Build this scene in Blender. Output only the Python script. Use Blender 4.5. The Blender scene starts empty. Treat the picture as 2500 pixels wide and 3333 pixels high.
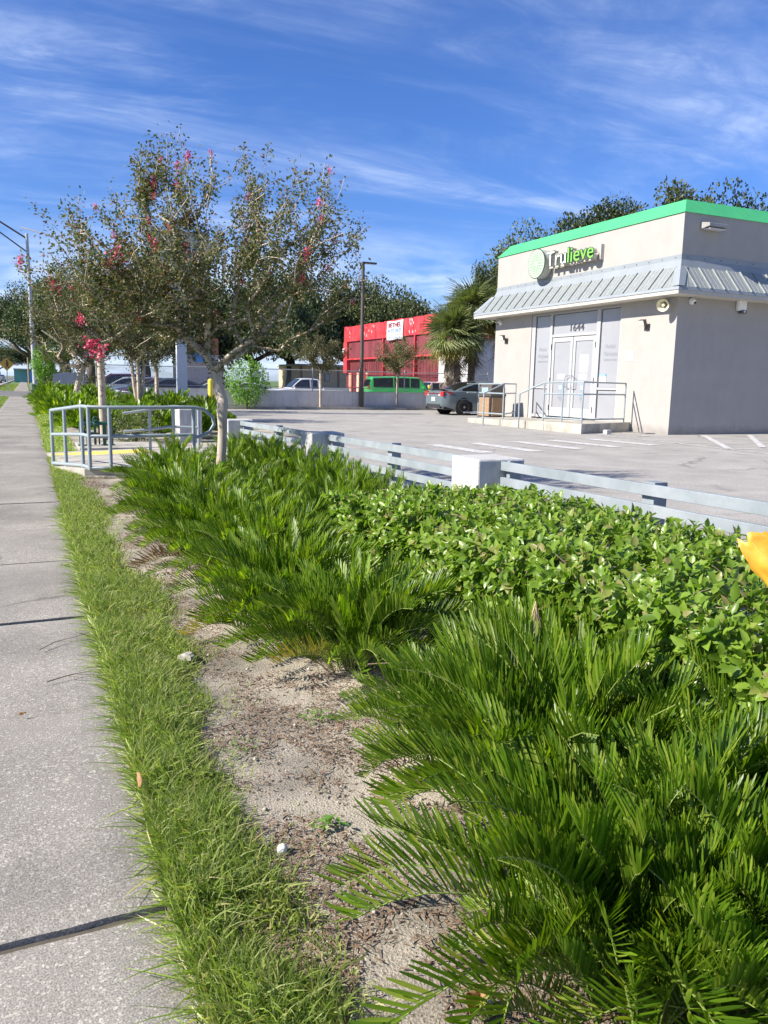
import bpy, bmesh, math, random
import numpy as np
from mathutils import Vector, Matrix, noise
random.seed(7); rng = np.random.default_rng(7)
PI = math.pi; R = math.radians
sc = bpy.context.scene; col = sc.collection

# ------------------------------------------------------------------ camera
cam_d = bpy.data.cameras.new("camera"); cam = bpy.data.objects.new("camera", cam_d); col.objects.link(cam)
yaw, pitch, roll = R(24.4), R(9.3), R(1.15)
fwd = Vector((math.sin(yaw)*math.cos(pitch), math.cos(yaw)*math.cos(pitch), -math.sin(pitch)))
rt = Vector((math.cos(yaw), -math.sin(yaw), 0)); up = rt.cross(fwd)
rr = rt*math.cos(roll) + up*math.sin(roll); uu = up*math.cos(roll) - rt*math.sin(roll)
m = Matrix((rr, uu, -fwd)).transposed().to_4x4(); m.translation = Vector((0, 0, 1.25))
cam.matrix_world = m
cam_d.sensor_fit = 'VERTICAL'; cam_d.sensor_height = 24; cam_d.lens = 24*2560/3333
cam_d.clip_start = 0.05; cam_d.clip_end = 3000
sc.camera = cam

# ------------------------------------------------------------------ light
SUN_EL, SUN_AZ = R(36), R(-88.5)       # azimuth from +Y towards +X: the sun stands to the left
sdir = Vector((math.sin(SUN_AZ)*math.cos(SUN_EL), math.cos(SUN_AZ)*math.cos(SUN_EL), math.sin(SUN_EL)))
sun_d = bpy.data.lights.new("sun", 'SUN'); sun_d.energy = 5.0; sun_d.angle = R(0.55); sun_d.color = (1, .935, .83)
sun = bpy.data.objects.new("sun", sun_d); col.objects.link(sun)
sun.rotation_euler = sdir.to_track_quat('Z', 'Y').to_euler(); sun.location = (-20, 0, 30)
sc.view_settings.view_transform = 'Standard'; sc.view_settings.look = 'None'
sc.view_settings.exposure = 0.95; sc.view_settings.gamma = 1
sc.view_settings.use_curve_mapping = False
sc.render.engine = 'CYCLES'; sc.cycles.max_bounces = 6; sc.cycles.transparent_max_bounces = 8
sc.cycles.use_denoising = True

w = bpy.data.worlds.new("World"); sc.world = w; w.use_nodes = True
nt = w.node_tree; nt.nodes.clear(); N = nt.nodes.new; LK = nt.links.new
wo = N('ShaderNodeOutputWorld'); bg = N('ShaderNodeBackground'); bg.inputs[1].default_value = 0.063
sky = N('ShaderNodeTexSky'); sky.sky_type = 'NISHITA'; sky.sun_disc = False
sky.sun_elevation = SUN_EL; sky.sun_rotation = SUN_AZ
sky.altitude = 0; sky.air_density = 1.0; sky.dust_density = 0.35; sky.ozone_density = 3.0
hs = N('ShaderNodeHueSaturation'); hs.inputs['Saturation'].default_value = 1.12; hs.inputs['Value'].default_value = 1.0
LK(sky.outputs[0], hs.inputs['Color'])
tint = N('ShaderNodeMix'); tint.data_type = 'RGBA'; tint.blend_type = 'MULTIPLY'; tint.inputs[0].default_value = 1
LK(hs.outputs[0], tint.inputs[6]); tint.inputs[7].default_value = (.73, .93, 1.42, 1)
tc = N('ShaderNodeTexCoord'); sep = N('ShaderNodeSeparateXYZ'); LK(tc.outputs['Generated'], sep.inputs[0])
def mth(op, a, b=None, c=None, tree=None):
    n = (tree or nt).nodes.new('ShaderNodeMath'); n.operation = op
    for i, v in enumerate((a, b, c)):
        if v is None: continue
        if isinstance(v, (int, float)): n.inputs[i].default_value = v
        else: (tree or nt).links.new(v, n.inputs[i])
    return n.outputs[0]
zz = mth('MAXIMUM', sep.outputs[2], 0.0); zz = mth('ADD', zz, 0.12)
cx = mth('DIVIDE', sep.outputs[0], zz); cy = mth('DIVIDE', sep.outputs[1], zz)
cmb = N('ShaderNodeCombineXYZ'); LK(cx, cmb.inputs[0]); LK(cy, cmb.inputs[1])
def cloud(rot, scl, nscale, lo, hi, seed, dist):
    mp = N('ShaderNodeMapping'); mp.inputs['Rotation'].default_value = (0, 0, R(rot)); mp.inputs['Scale'].default_value = scl
    mp.inputs['Location'].default_value = (seed, seed*.7, 0); LK(cmb.outputs[0], mp.inputs[0])
    n = N('ShaderNodeTexNoise'); n.inputs['Scale'].default_value = nscale; n.inputs['Detail'].default_value = 9
    n.inputs['Roughness'].default_value = .62; n.inputs['Distortion'].default_value = dist; LK(mp.outputs[0], n.inputs[0])
    r = N('ShaderNodeMapRange'); r.interpolation_type = 'SMOOTHSTEP'; r.inputs[1].default_value = lo; r.inputs[2].default_value = hi
    LK(n.outputs[0], r.inputs[0]); return r.outputs[0]
c1 = cloud(-58, (.55, 1.6, 1), 1.05, .36, .72, 6.4, 1.0)
c2 = cloud(-35, (1, 1, 1), .50, .36, .62, 2.2, .2)
c3 = cloud(-66, (.7, 1.6, 1), 4.2, .36, .75, 1.7, .9)
cc = mth('MULTIPLY', c1, c2); cc = mth('MULTIPLY', cc, mth('ADD', mth('MULTIPLY', c3, .75), .35))
band = N('ShaderNodeMapRange'); band.interpolation_type = 'SMOOTHSTEP'; LK(sep.outputs[2], band.inputs[0])
band.inputs[1].default_value = .11; band.inputs[2].default_value = .19; band.inputs[3].default_value = 1; band.inputs[4].default_value = 0
cb = cloud(0, (1, 1, 1), .9, .34, .60, 5.2, .3)
cbb = mth('MULTIPLY', mth('MULTIPLY', band.outputs[0], cb), .72)
allc = mth('MULTIPLY', mth('MINIMUM', mth('ADD', mth('MULTIPLY', cc, .58), cbb), 1.0), mth('GREATER_THAN', sep.outputs[2], 0.0))
mx = N('ShaderNodeMix'); mx.data_type = 'RGBA'; LK(allc, mx.inputs[0]); LK(tint.outputs[2], mx.inputs[6])
mx.inputs[7].default_value = (7.4, 8.6, 11.0, 1)
LK(mx.outputs[2], bg.inputs[0]); LK(bg.outputs[0], wo.inputs[0])

# ------------------------------------------------------------------ materials
def newmat(name):
    mt = bpy.data.materials.new(name); mt.use_nodes = True
    t = mt.node_tree; b = t.nodes['Principled BSDF']; return mt, t, b
def P(name, c, rough=.6, metal=0., var=.12, scale=3., bump=0., bscale=40., spec=.5, world=False, c2=None, lo=.35, hi=.65, detail=5, coat=0., island=0., stretch=None):
    mt, t, b = newmat(name); c = tuple(c)
    b.inputs['Roughness'].default_value = rough; b.inputs['Metallic'].default_value = metal
    b.inputs['Specular IOR Level'].default_value = spec
    if coat: b.inputs['Coat Weight'].default_value = coat; b.inputs['Coat Roughness'].default_value = .05
    if world: src = t.nodes.new('ShaderNodeNewGeometry').outputs['Position']
    else: src = t.nodes.new('ShaderNodeTexCoord').outputs['Object']
    if stretch:
        mp = t.nodes.new('ShaderNodeMapping'); mp.inputs['Scale'].default_value = stretch; t.links.new(src, mp.inputs[0]); src = mp.outputs[0]
    n = t.nodes.new('ShaderNodeTexNoise'); n.inputs['Scale'].default_value = scale; n.inputs['Detail'].default_value = detail
    n.inputs['Roughness'].default_value = .6; t.links.new(src, n.inputs[0])
    mr = t.nodes.new('ShaderNodeMapRange'); mr.inputs[1].default_value = lo; mr.inputs[2].default_value = hi; t.links.new(n.outputs[0], mr.inputs[0])
    mxn = t.nodes.new('ShaderNodeMix'); mxn.data_type = 'RGBA'; t.links.new(mr.outputs[0], mxn.inputs[0])
    a = tuple(x*(1-var) for x in c); d = tuple(min(1, x*(1+var)) for x in c) if c2 is None else c2
    mxn.inputs[6].default_value = (*a, 1); mxn.inputs[7].default_value = (*d, 1)
    out = mxn.outputs[2]
    if island:
        g = t.nodes.new('ShaderNodeNewGeometry'); ob = t.nodes.new('ShaderNodeObjectInfo')
        hv = t.nodes.new('ShaderNodeHueSaturation'); v = mth('ADD', mth('MULTIPLY', g.outputs['Random Per Island'], island), 1-island/2, tree=t)
        t.links.new(v, hv.inputs['Value']); t.links.new(out, hv.inputs['Color']); out = hv.outputs[0]
    t.links.new(out, b.inputs['Base Color'])
    if bump:
        n2 = t.nodes.new('ShaderNodeTexNoise'); n2.inputs['Scale'].default_value = bscale; n2.inputs['Detail'].default_value = 4; t.links.new(src, n2.inputs[0])
        bp = t.nodes.new('ShaderNodeBump'); bp.inputs['Strength'].default_value = bump; bp.inputs['Distance'].default_value = .01
        t.links.new(n2.outputs[0], bp.inputs['Height']); t.links.new(bp.outputs[0], b.inputs['Normal'])
    return mt
def leafmat(name, cols, rough=.4, trans=.35, tcol=None, tmul=1.6, spec=.4, objvar=.25):
    mt, t, b = newmat(name)
    g = t.nodes.new('ShaderNodeNewGeometry'); ob = t.nodes.new('ShaderNodeObjectInfo')
    cr = t.nodes.new('ShaderNodeValToRGB'); cr.color_ramp.interpolation = 'LINEAR'
    e = cr.color_ramp.elements
    while len(e) < len(cols): e.new(.5)
    for i, (p, c) in enumerate(cols): e[i].position = p; e[i].color = (*c, 1)
    t.links.new(g.outputs['Random Per Island'], cr.inputs[0])
    hv = t.nodes.new('ShaderNodeHueSaturation'); t.links.new(cr.outputs[0], hv.inputs['Color'])
    t.links.new(mth('ADD', mth('MULTIPLY', ob.outputs['Random'], objvar*2, tree=t), 1-objvar, tree=t), hv.inputs['Value'])
    t.links.new(hv.outputs[0], b.inputs['Base Color']); b.inputs['Roughness'].default_value = rough
    b.inputs['Specular IOR Level'].default_value = spec
    tr = t.nodes.new('ShaderNodeBsdfTranslucent'); ml = t.nodes.new('ShaderNodeMix'); ml.data_type = 'RGBA'; ml.blend_type = 'MULTIPLY'
    ml.inputs[0].default_value = 1; t.links.new(hv.outputs[0], ml.inputs[6]); ml.inputs[7].default_value = (*(tcol or (1.3*tmul, 1.5*tmul, .5*tmul)), 1)
    t.links.new(ml.outputs[2], tr.inputs[0])
    ms = t.nodes.new('ShaderNodeMixShader'); ms.inputs[0].default_value = trans
    t.links.new(b.outputs[0], ms.inputs[1]); t.links.new(tr.outputs[0], ms.inputs[2])
    o = [n for n in t.nodes if n.type == 'OUTPUT_MATERIAL'][0]; t.links.new(ms.outputs[0], o.inputs[0]); return mt
def aggregate(name, base, chip, scale, amount, rough=.85, stain=.18, bump=.5, fine=260, dark=.75, chipdark=.5, gate=.30, crack=0, crackw=.012):
    """concrete or asphalt with stone chips showing at the surface, world coordinates"""
    mt, t, b = newmat(name); g = t.nodes.new('ShaderNodeNewGeometry'); src = g.outputs['Position']
    nz = t.nodes.new('ShaderNodeTexNoise'); nz.inputs['Scale'].default_value = 60; t.links.new(src, nz.inputs[0])
    wv = t.nodes.new('ShaderNodeMix'); wv.data_type = 'VECTOR'; wv.inputs[0].default_value = .012
    t.links.new(src, wv.inputs[4]); t.links.new(nz.outputs[1], wv.inputs[5])
    v = t.nodes.new('ShaderNodeTexVoronoi'); v.inputs['Scale'].default_value = scale; v.inputs['Randomness'].default_value = 1; t.links.new(wv.outputs[1], v.inputs[0])
    sc_ = t.nodes.new('ShaderNodeSeparateColor'); t.links.new(v.outputs['Color'], sc_.inputs[0])
    # chip size threshold varies from cell to cell
    thr = mth('MULTIPLY', sc_.outputs[0], amount, tree=t); f = mth('LESS_THAN', v.outputs['Distance'], thr, tree=t)
    gt_ = mth('GREATER_THAN', sc_.outputs[1], gate, tree=t); f = mth('MULTIPLY', f, gt_, tree=t)
    n1 = t.nodes.new('ShaderNodeTexNoise'); n1.inputs['Scale'].default_value = fine; n1.inputs['Detail'].default_value = 3; t.links.new(src, n1.inputs[0])
    n2 = t.nodes.new('ShaderNodeTexNoise'); n2.inputs['Scale'].default_value = 1.1; n2.inputs['Detail'].default_value = 8; n2.inputs['Roughness'].default_value = .65; t.links.new(src, n2.inputs[0])
    m1 = t.nodes.new('ShaderNodeMapRange'); t.links.new(n1.outputs[0], m1.inputs[0]); m1.inputs[1].default_value = .3; m1.inputs[2].default_value = .7; m1.inputs[3].default_value = dark; m1.inputs[4].default_value = 1.25
    m2 = t.nodes.new('ShaderNodeMapRange'); t.links.new(n2.outputs[0], m2.inputs[0]); m2.inputs[1].default_value = .35; m2.inputs[2].default_value = .65; m2.inputs[3].default_value = 1-stain; m2.inputs[4].default_value = 1+stain*.6
    mulv = mth('MULTIPLY', m1.outputs[0], m2.outputs[0], tree=t)
    bc = t.nodes.new('ShaderNodeMix'); bc.data_type = 'RGBA'; bc.inputs[6].default_value = (*base, 1)
    cd = t.nodes.new('ShaderNodeMix'); cd.data_type = 'RGBA'; t.links.new(sc_.outputs[2], cd.inputs[0]); cd.inputs[6].default_value = (*(x*chipdark for x in chip), 1); cd.inputs[7].default_value = (*chip, 1)
    t.links.new(cd.outputs[2], bc.inputs[7]); t.links.new(f, bc.inputs[0])
    hv = t.nodes.new('ShaderNodeHueSaturation'); t.links.new(bc.outputs[2], hv.inputs['Color']); t.links.new(mulv, hv.inputs['Value'])
    fin = hv.outputs[0]
    if crack:
        wp = t.nodes.new('ShaderNodeTexNoise'); wp.inputs['Scale'].default_value = 1.3; wp.inputs['Detail'].default_value = 6; t.links.new(src, wp.inputs[0])
        wq = t.nodes.new('ShaderNodeMix'); wq.data_type = 'VECTOR'; wq.inputs[0].default_value = .35; t.links.new(src, wq.inputs[4]); t.links.new(wp.outputs[1], wq.inputs[5])
        vc = t.nodes.new('ShaderNodeTexVoronoi'); vc.feature = 'DISTANCE_TO_EDGE'; vc.inputs['Scale'].default_value = crack; t.links.new(wq.outputs[1], vc.inputs[0])
        cr = t.nodes.new('ShaderNodeMapRange'); t.links.new(vc.outputs[0], cr.inputs[0]); cr.inputs[1].default_value = 0; cr.inputs[2].default_value = crackw; cr.inputs[3].default_value = .55; cr.inputs[4].default_value = 1
        gn = t.nodes.new('ShaderNodeTexNoise'); gn.inputs['Scale'].default_value = .33; gn.inputs['Detail'].default_value = 3; t.links.new(src, gn.inputs[0])
        gm = t.nodes.new('ShaderNodeMapRange'); t.links.new(gn.outputs[0], gm.inputs[0]); gm.inputs[1].default_value = .5; gm.inputs[2].default_value = .56
        fac = mth('SUBTRACT', 1.0, mth('MULTIPLY', mth('SUBTRACT', 1.0, cr.outputs[0], tree=t), gm.outputs[0], tree=t), tree=t)
        sn = t.nodes.new('ShaderNodeTexNoise'); sn.inputs['Scale'].default_value = .9; sn.inputs['Detail'].default_value = 5; sn.inputs['Distortion'].default_value = 1.; t.links.new(src, sn.inputs[0])
        so_ = t.nodes.new('ShaderNodeMapRange'); t.links.new(sn.outputs[0], so_.inputs[0]); so_.inputs[1].default_value = .64; so_.inputs[2].default_value = .74; so_.inputs[3].default_value = 1; so_.inputs[4].default_value = .70
        h2 = t.nodes.new('ShaderNodeHueSaturation'); t.links.new(fin, h2.inputs['Color']); t.links.new(mth('MULTIPLY', fac, so_.outputs[0], tree=t), h2.inputs['Value']); fin = h2.outputs[0]
    t.links.new(fin, b.inputs['Base Color']); b.inputs['Roughness'].default_value = rough; b.inputs['Specular IOR Level'].default_value = .3
    h = mth('ADD', mth('MULTIPLY', f, .5, tree=t), n1.outputs[0], tree=t)
    bp = t.nodes.new('ShaderNodeBump'); bp.inputs['Strength'].default_value = bump; bp.inputs['Distance'].default_value = .006
    t.links.new(h, bp.inputs['Height']); t.links.new(bp.outputs[0], b.inputs['Normal']); return mt
M = {}
M['slab'] = aggregate('exposed_aggregate_concrete', (.31, .284, .247), (.51, .475, .40), 110, .64, stain=.28, bump=.35, fine=210, dark=.5, chipdark=.62, gate=.12, crack=.55, crackw=.006)
M['asphalt'] = aggregate('worn_asphalt', (.375, .355, .322), (.58, .555, .51), 42, .6, stain=.16, fine=70, dark=.55, crack=.45, crackw=.010)
M['road'] = aggregate('road_asphalt', (.16, .155, .15), (.3, .3, .3), 42, .5, stain=.2, fine=90)
M['sand'] = aggregate('sandy_soil', (.385, .34, .272), (.25, .20, .15), 55, .40, stain=.55, bump=1.0, fine=150, dark=.7, chipdark=.35)
M['lawn'] = P('far_lawn', (.10, .17, .035), .9, var=.35, scale=2.5, world=True, bump=.6, bscale=60)
M['conc'] = P('concrete', (.42, .39, .33), .85, var=.22, scale=2.5, bump=.35, bscale=60, detail=9)
M['conc_rough'] = P('rough_footing', (.36, .32, .25), .95, var=.4, scale=9, bump=1, bscale=30)
M['conc_paint'] = P('white_painted_concrete', (.47, .46, .44), .8, var=.14, scale=4, bump=.35, bscale=70, lo=.3, hi=.7, detail=9)
M['rail_grey'] = P('grey_painted_rail', (.25, .285, .305), .5, var=.08, scale=3, bump=.05, c2=(.33, .36, .38), lo=.4, hi=.75, detail=9)
M['pipe_grey'] = P('grey_blue_pipe', (.27, .315, .335), .42, var=.06, scale=6)
M['paint_line'] = P('worn_line_paint', (.40, .39, .37), .8, scale=7, c2=(.60, .59, .57), lo=.38, hi=.6, world=True, detail=9, bump=.3)
M['stucco'] = P('warm_white_stucco', (.36, .337, .312), .92, var=.045, scale=1.6, bump=.35, bscale=90, detail=8)
def weather(mt, amount=.16, sx=3.5, sz=.35, base_dirt=.3):
    '''vertical rain streaks and splash dirt near the ground'''
    t = mt.node_tree; b = t.nodes['Principled BSDF']; src = t.nodes.new('ShaderNodeNewGeometry').outputs['Position']
    mp = t.nodes.new('ShaderNodeMapping'); mp.inputs['Scale'].default_value = (sx, sx, sz); t.links.new(src, mp.inputs[0])
    n = t.nodes.new('ShaderNodeTexNoise'); n.inputs['Scale'].default_value = 1.6; n.inputs['Detail'].default_value = 7; n.inputs['Roughness'].default_value = .65; t.links.new(mp.outputs[0], n.inputs[0])
    mr = t.nodes.new('ShaderNodeMapRange'); t.links.new(n.outputs[0], mr.inputs[0]); mr.inputs[1].default_value = .48; mr.inputs[2].default_value = .72; mr.inputs[3].default_value = 1; mr.inputs[4].default_value = 1-amount
    sp_ = t.nodes.new('ShaderNodeSeparateXYZ'); t.links.new(src, sp_.inputs[0])
    n3 = t.nodes.new('ShaderNodeTexNoise'); n3.inputs['Scale'].default_value = 5; n3.inputs['Detail'].default_value = 6; t.links.new(src, n3.inputs[0])
    zz = mth('ADD', sp_.outputs[2], mth('MULTIPLY', mth('SUBTRACT', n3.outputs[0], .5, tree=t), .35, tree=t), tree=t)
    md = t.nodes.new('ShaderNodeMapRange'); t.links.new(zz, md.inputs[0]); md.inputs[1].default_value = 0; md.inputs[2].default_value = .28; md.inputs[3].default_value = 1-base_dirt; md.inputs[4].default_value = 1
    l = b.inputs['Base Color'].links[0].from_socket; hv = t.nodes.new('ShaderNodeHueSaturation'); t.links.new(l, hv.inputs['Color']); t.links.new(mth('MULTIPLY', mr.outputs[0], md.outputs[0], tree=t), hv.inputs['Value']); t.links.new(hv.outputs[0], b.inputs['Base Color'])
weather(M['stucco'], .055, 1.1, .25); weather(M['conc_paint'], .22, 9, 2.5, .15)
M['green_cap'] = P('green_parapet_metal', (.065, .42, .16), .5, var=.05, scale=1.2)
M['metal_grey'] = P('blue_grey_flashing', (.255, .28, .30), .55, metal=.1, var=.06, scale=1.3)
M['metal_panel'] = P('grey_green_metal_roof', (.265, .285, .278), .5, metal=.15, var=.10, scale=14, stretch=(1, 1, .1))
M['fascia'] = P('cream_fascia', (.44, .42, .37), .6, var=.04, scale=2)
M['soffit'] = P('soffit', (.55, .52, .46), .8, var=.04, scale=2)
M['alu'] = P('painted_aluminium', (.38, .385, .39), .4, var=.03, scale=2)
M['frost'] = P('frosted_window_film', (.29, .295, .315), .22, var=.035, scale=1.1, spec=.6, detail=3)
M['dark'] = P('dark_metal', (.03, .03, .033), .45, var=.2)
M['black'] = P('black_rubber', (.015, .015, .015), .8, var=.2)
M['chrome'] = P('polished_metal', (.7, .7, .7), .2, metal=1, var=.03)
M['white'] = P('white_plastic', (.80, .80, .78), .4, var=.03)
M['paper'] = P('white_paper', (.62, .62, .62), .7, var=.02)
M['ink'] = P('dark_grey_lettering', (.07, .07, .085), .5, var=.05)
M['ink_soft'] = P('soft_grey_lettering', (.20, .21, .25), .6, var=.05)
M['ink_red'] = P('dark_red_print', (.25, .015, .03), .7, var=.05)
M['ink_red2'] = P('faded_red_print', (.72, .30, .30), .7, var=.05)
M['ink_blue'] = P('blue_print', (.08, .18, .45), .7, var=.05)
M['notice_blue'] = P('notice_blue', (.10, .28, .62), .6, var=.05)
M['sign_green'] = P('bright_green_letter_face', (.20, .52, .07), .35, var=.02)
M['sign_side'] = P('dark_green_letter_side', (.03, .07, .03), .4, var=.05)
M['sign_white'] = P('white_letter_face', (.82, .83, .84), .35, var=.02)
M['dot_green'] = P('pale_green_dot', (.13, .30, .13), .5, var=.04)
M['brown_pole'] = P('bronze_pole', (.085, .070, .06), .45, var=.15)
M['yellow'] = P('safety_yellow', (.80, .62, .06), .55, var=.12, scale=5)
M['tactile'] = P('faded_yellow_tactile', (.72, .55, .12), .7, var=.2, scale=9)
M['wall_grey'] = P('grey_painted_wall', (.62, .61, .62), .9, var=.10, scale=.9, bump=.25, bscale=50, detail=9)
M['red'] = P('red_painted_metal', (.42, .025, .035), .55, scale=1.6, c2=(.50, .06, .07), var=.1, detail=9)
M['red_chip'] = P('peeled_paint', (.70, .42, .40), .8, var=.25, scale=14)
M['red_screen'] = P('dark_red_screen', (.17, .035, .045), .55, var=.3, scale=1.4, stretch=(1, 1, .2))
M['red_bar'] = P('dull_red_bar', (.20, .022, .028), .6, var=.2, scale=3)
M['red_deep'] = P('deep_red_wall', (.12, .022, .026), .7, var=.3, scale=1)
M['tan'] = P('tan_stucco', (.80, .60, .38), .9, var=.08, scale=1)
M['tan_trim'] = P('brown_trim', (.32, .22, .14), .8, var=.1)
M['salmon'] = P('salmon_wall', (.66, .34, .24), .85, var=.12, scale=2)
M['galv'] = P('galvanised_steel', (.36, .38, .39), .5, metal=.4, var=.12, scale=8)
M['wood_grey'] = P('weathered_grey_board', (.38, .39, .42), .85, var=.12, scale=6, stretch=(1, 1, .15))
M['pipe_green'] = P('green_valve_paint', (.012, .075, .055), .4, var=.15, scale=8)
M['pebble'] = aggregate('pebble_panel', (.30, .19, .11), (.48, .35, .22), 70, .75, stain=.1, chipdark=.4)
M['bark'] = P('smooth_crape_bark', (.44, .36, .27), .7, var=.25, scale=9, c2=(.60, .50, .39), bump=.4, bscale=14, stretch=(1, 1, .22), detail=8)
M['bark_dark'] = P('oak_bark', (.10, .085, .065), .95, var=.35, scale=6, bump=1, bscale=12)
M['palm_trunk'] = P('palm_trunk', (.17, .14, .11), .95, var=.35, scale=8, bump=1, bscale=10)
M['twig'] = P('dead_twig', (.16, .11, .075), .9, var=.3, scale=20)
M['mulch'] = P('dry_mulch', (.20, .135, .09), .95, var=.3, scale=20, island=1.1)
M['sky_glass'] = P('car_glass', (.012, .014, .016), .06, var=.1, spec=.8)
M['oak_leaf'] = leafmat('oak_leaf', [(0, (.030, .048, .020)), (.5, (.052, .075, .030)), (1, (.085, .105, .045))], .5, .22, tmul=1.1)
M['oak_leaf2'] = leafmat('olive_leaf', [(0, (.055, .075, .028)), (.5, (.085, .105, .040)), (1, (.13, .14, .06))], .5, .25, tmul=1.1)
M['crape_leaf'] = leafmat('crape_leaf', [(0, (.060, .080, .032)), (.45, (.105, .122, .052)), (.74, (.15, .15, .07)), (.82, (.16, .085, .045)), (1, (.19, .13, .06))], .5, .25, tmul=1.15, spec=.3)
M['bush_leaf'] = leafmat('young_green_leaf', [(0, (.07, .15, .02)), (.5, (.12, .24, .035)), (1, (.20, .32, .06))], .4, .35)
M['hedge_leaf'] = leafmat('hedge_leaf', [(0, (.09, .16, .014)), (.33, (.18, .30, .03)), (.8, (.285, .42, .055)), (.92, (.32, .36, .09)), (1, (.33, .27, .12))], .36, .35, tmul=1.2, spec=.5)
M['coontie'] = leafmat('coontie_frond', [(0, (.046, .100, .007)), (.5, (.090, .168, .011)), (.88, (.16, .25, .02)), (1, (.26, .31, .05))], .36, .40, tcol=(2.1, 2.1, .4), spec=.35, objvar=.22)
M['coontie_d'] = leafmat('dead_frond', [(0, (.12, .07, .03)), (1, (.30, .20, .10))], .8, .1, tcol=(1, .8, .5))
M['coontie_y'] = leafmat('yellowing_frond', [(0, (.16, .22, .03)), (.5, (.26, .28, .04)), (1, (.42, .30, .06))], .4, .3, tcol=(1.3, 1.2, .5))
M['rachis'] = P('frond_stem', (.20, .26, .06), .5, var=.1)
M['grass'] = leafmat('grass_blade', [(0, (.12, .18, .03)), (.35, (.25, .34, .07)), (.72, (.38, .45, .14)), (.90, (.44, .46, .19)), (1, (.50, .42, .22))], .42, .35, tmul=1.1)
M['palm_leaf'] = leafmat('fan_palm_leaf', [(0, (.11, .14, .05)), (.5, (.17, .20, .08)), (1, (.27, .28, .12))], .45, .25, tmul=1.)
M['palm_yellow'] = leafmat('fading_palm_leaf', [(0, (.28, .24, .06)), (1, (.42, .34, .10))], .5, .25, tcol=(1.2, 1.1, .6))
M['palm_dead'] = leafmat('dead_palm_leaf', [(0, (.20, .155, .11)), (1, (.36, .31, .25))], .8, .15, tcol=(1, 1, .8))
M['flower'] = leafmat('crape_flower', [(0, (.55, .03, .10)), (.6, (.78, .07, .18)), (1, (.85, .22, .30))], .5, .3, tcol=(1.1, .8, .9))
M['yleaf'] = P('yellow_orange_leaf', (.55, .24, .015), .5, var=.1, scale=14, c2=(.66, .38, .04), lo=.3, hi=.7)
M['ybrown'] = P('brown_leaf_edge', (.10, .04, .02), .7, var=.2)
M['brown_leaf'] = leafmat('fallen_leaf', [(0, (.22, .10, .04)), (1, (.42, .26, .12))], .7, .15, tcol=(1, .8, .5))

weather(M['wall_grey'], .22, 2.5, .5, .3); weather(M['fascia'], .12, 4, 1, 0); weather(M['red'], .22, 5, .5, 0); weather(M['green_cap'], .10, 4, 1, 0); weather(M['rail_grey'], .15, 5, 5, 0); weather(M['conc'], .25, 4, 2, .1)
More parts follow.
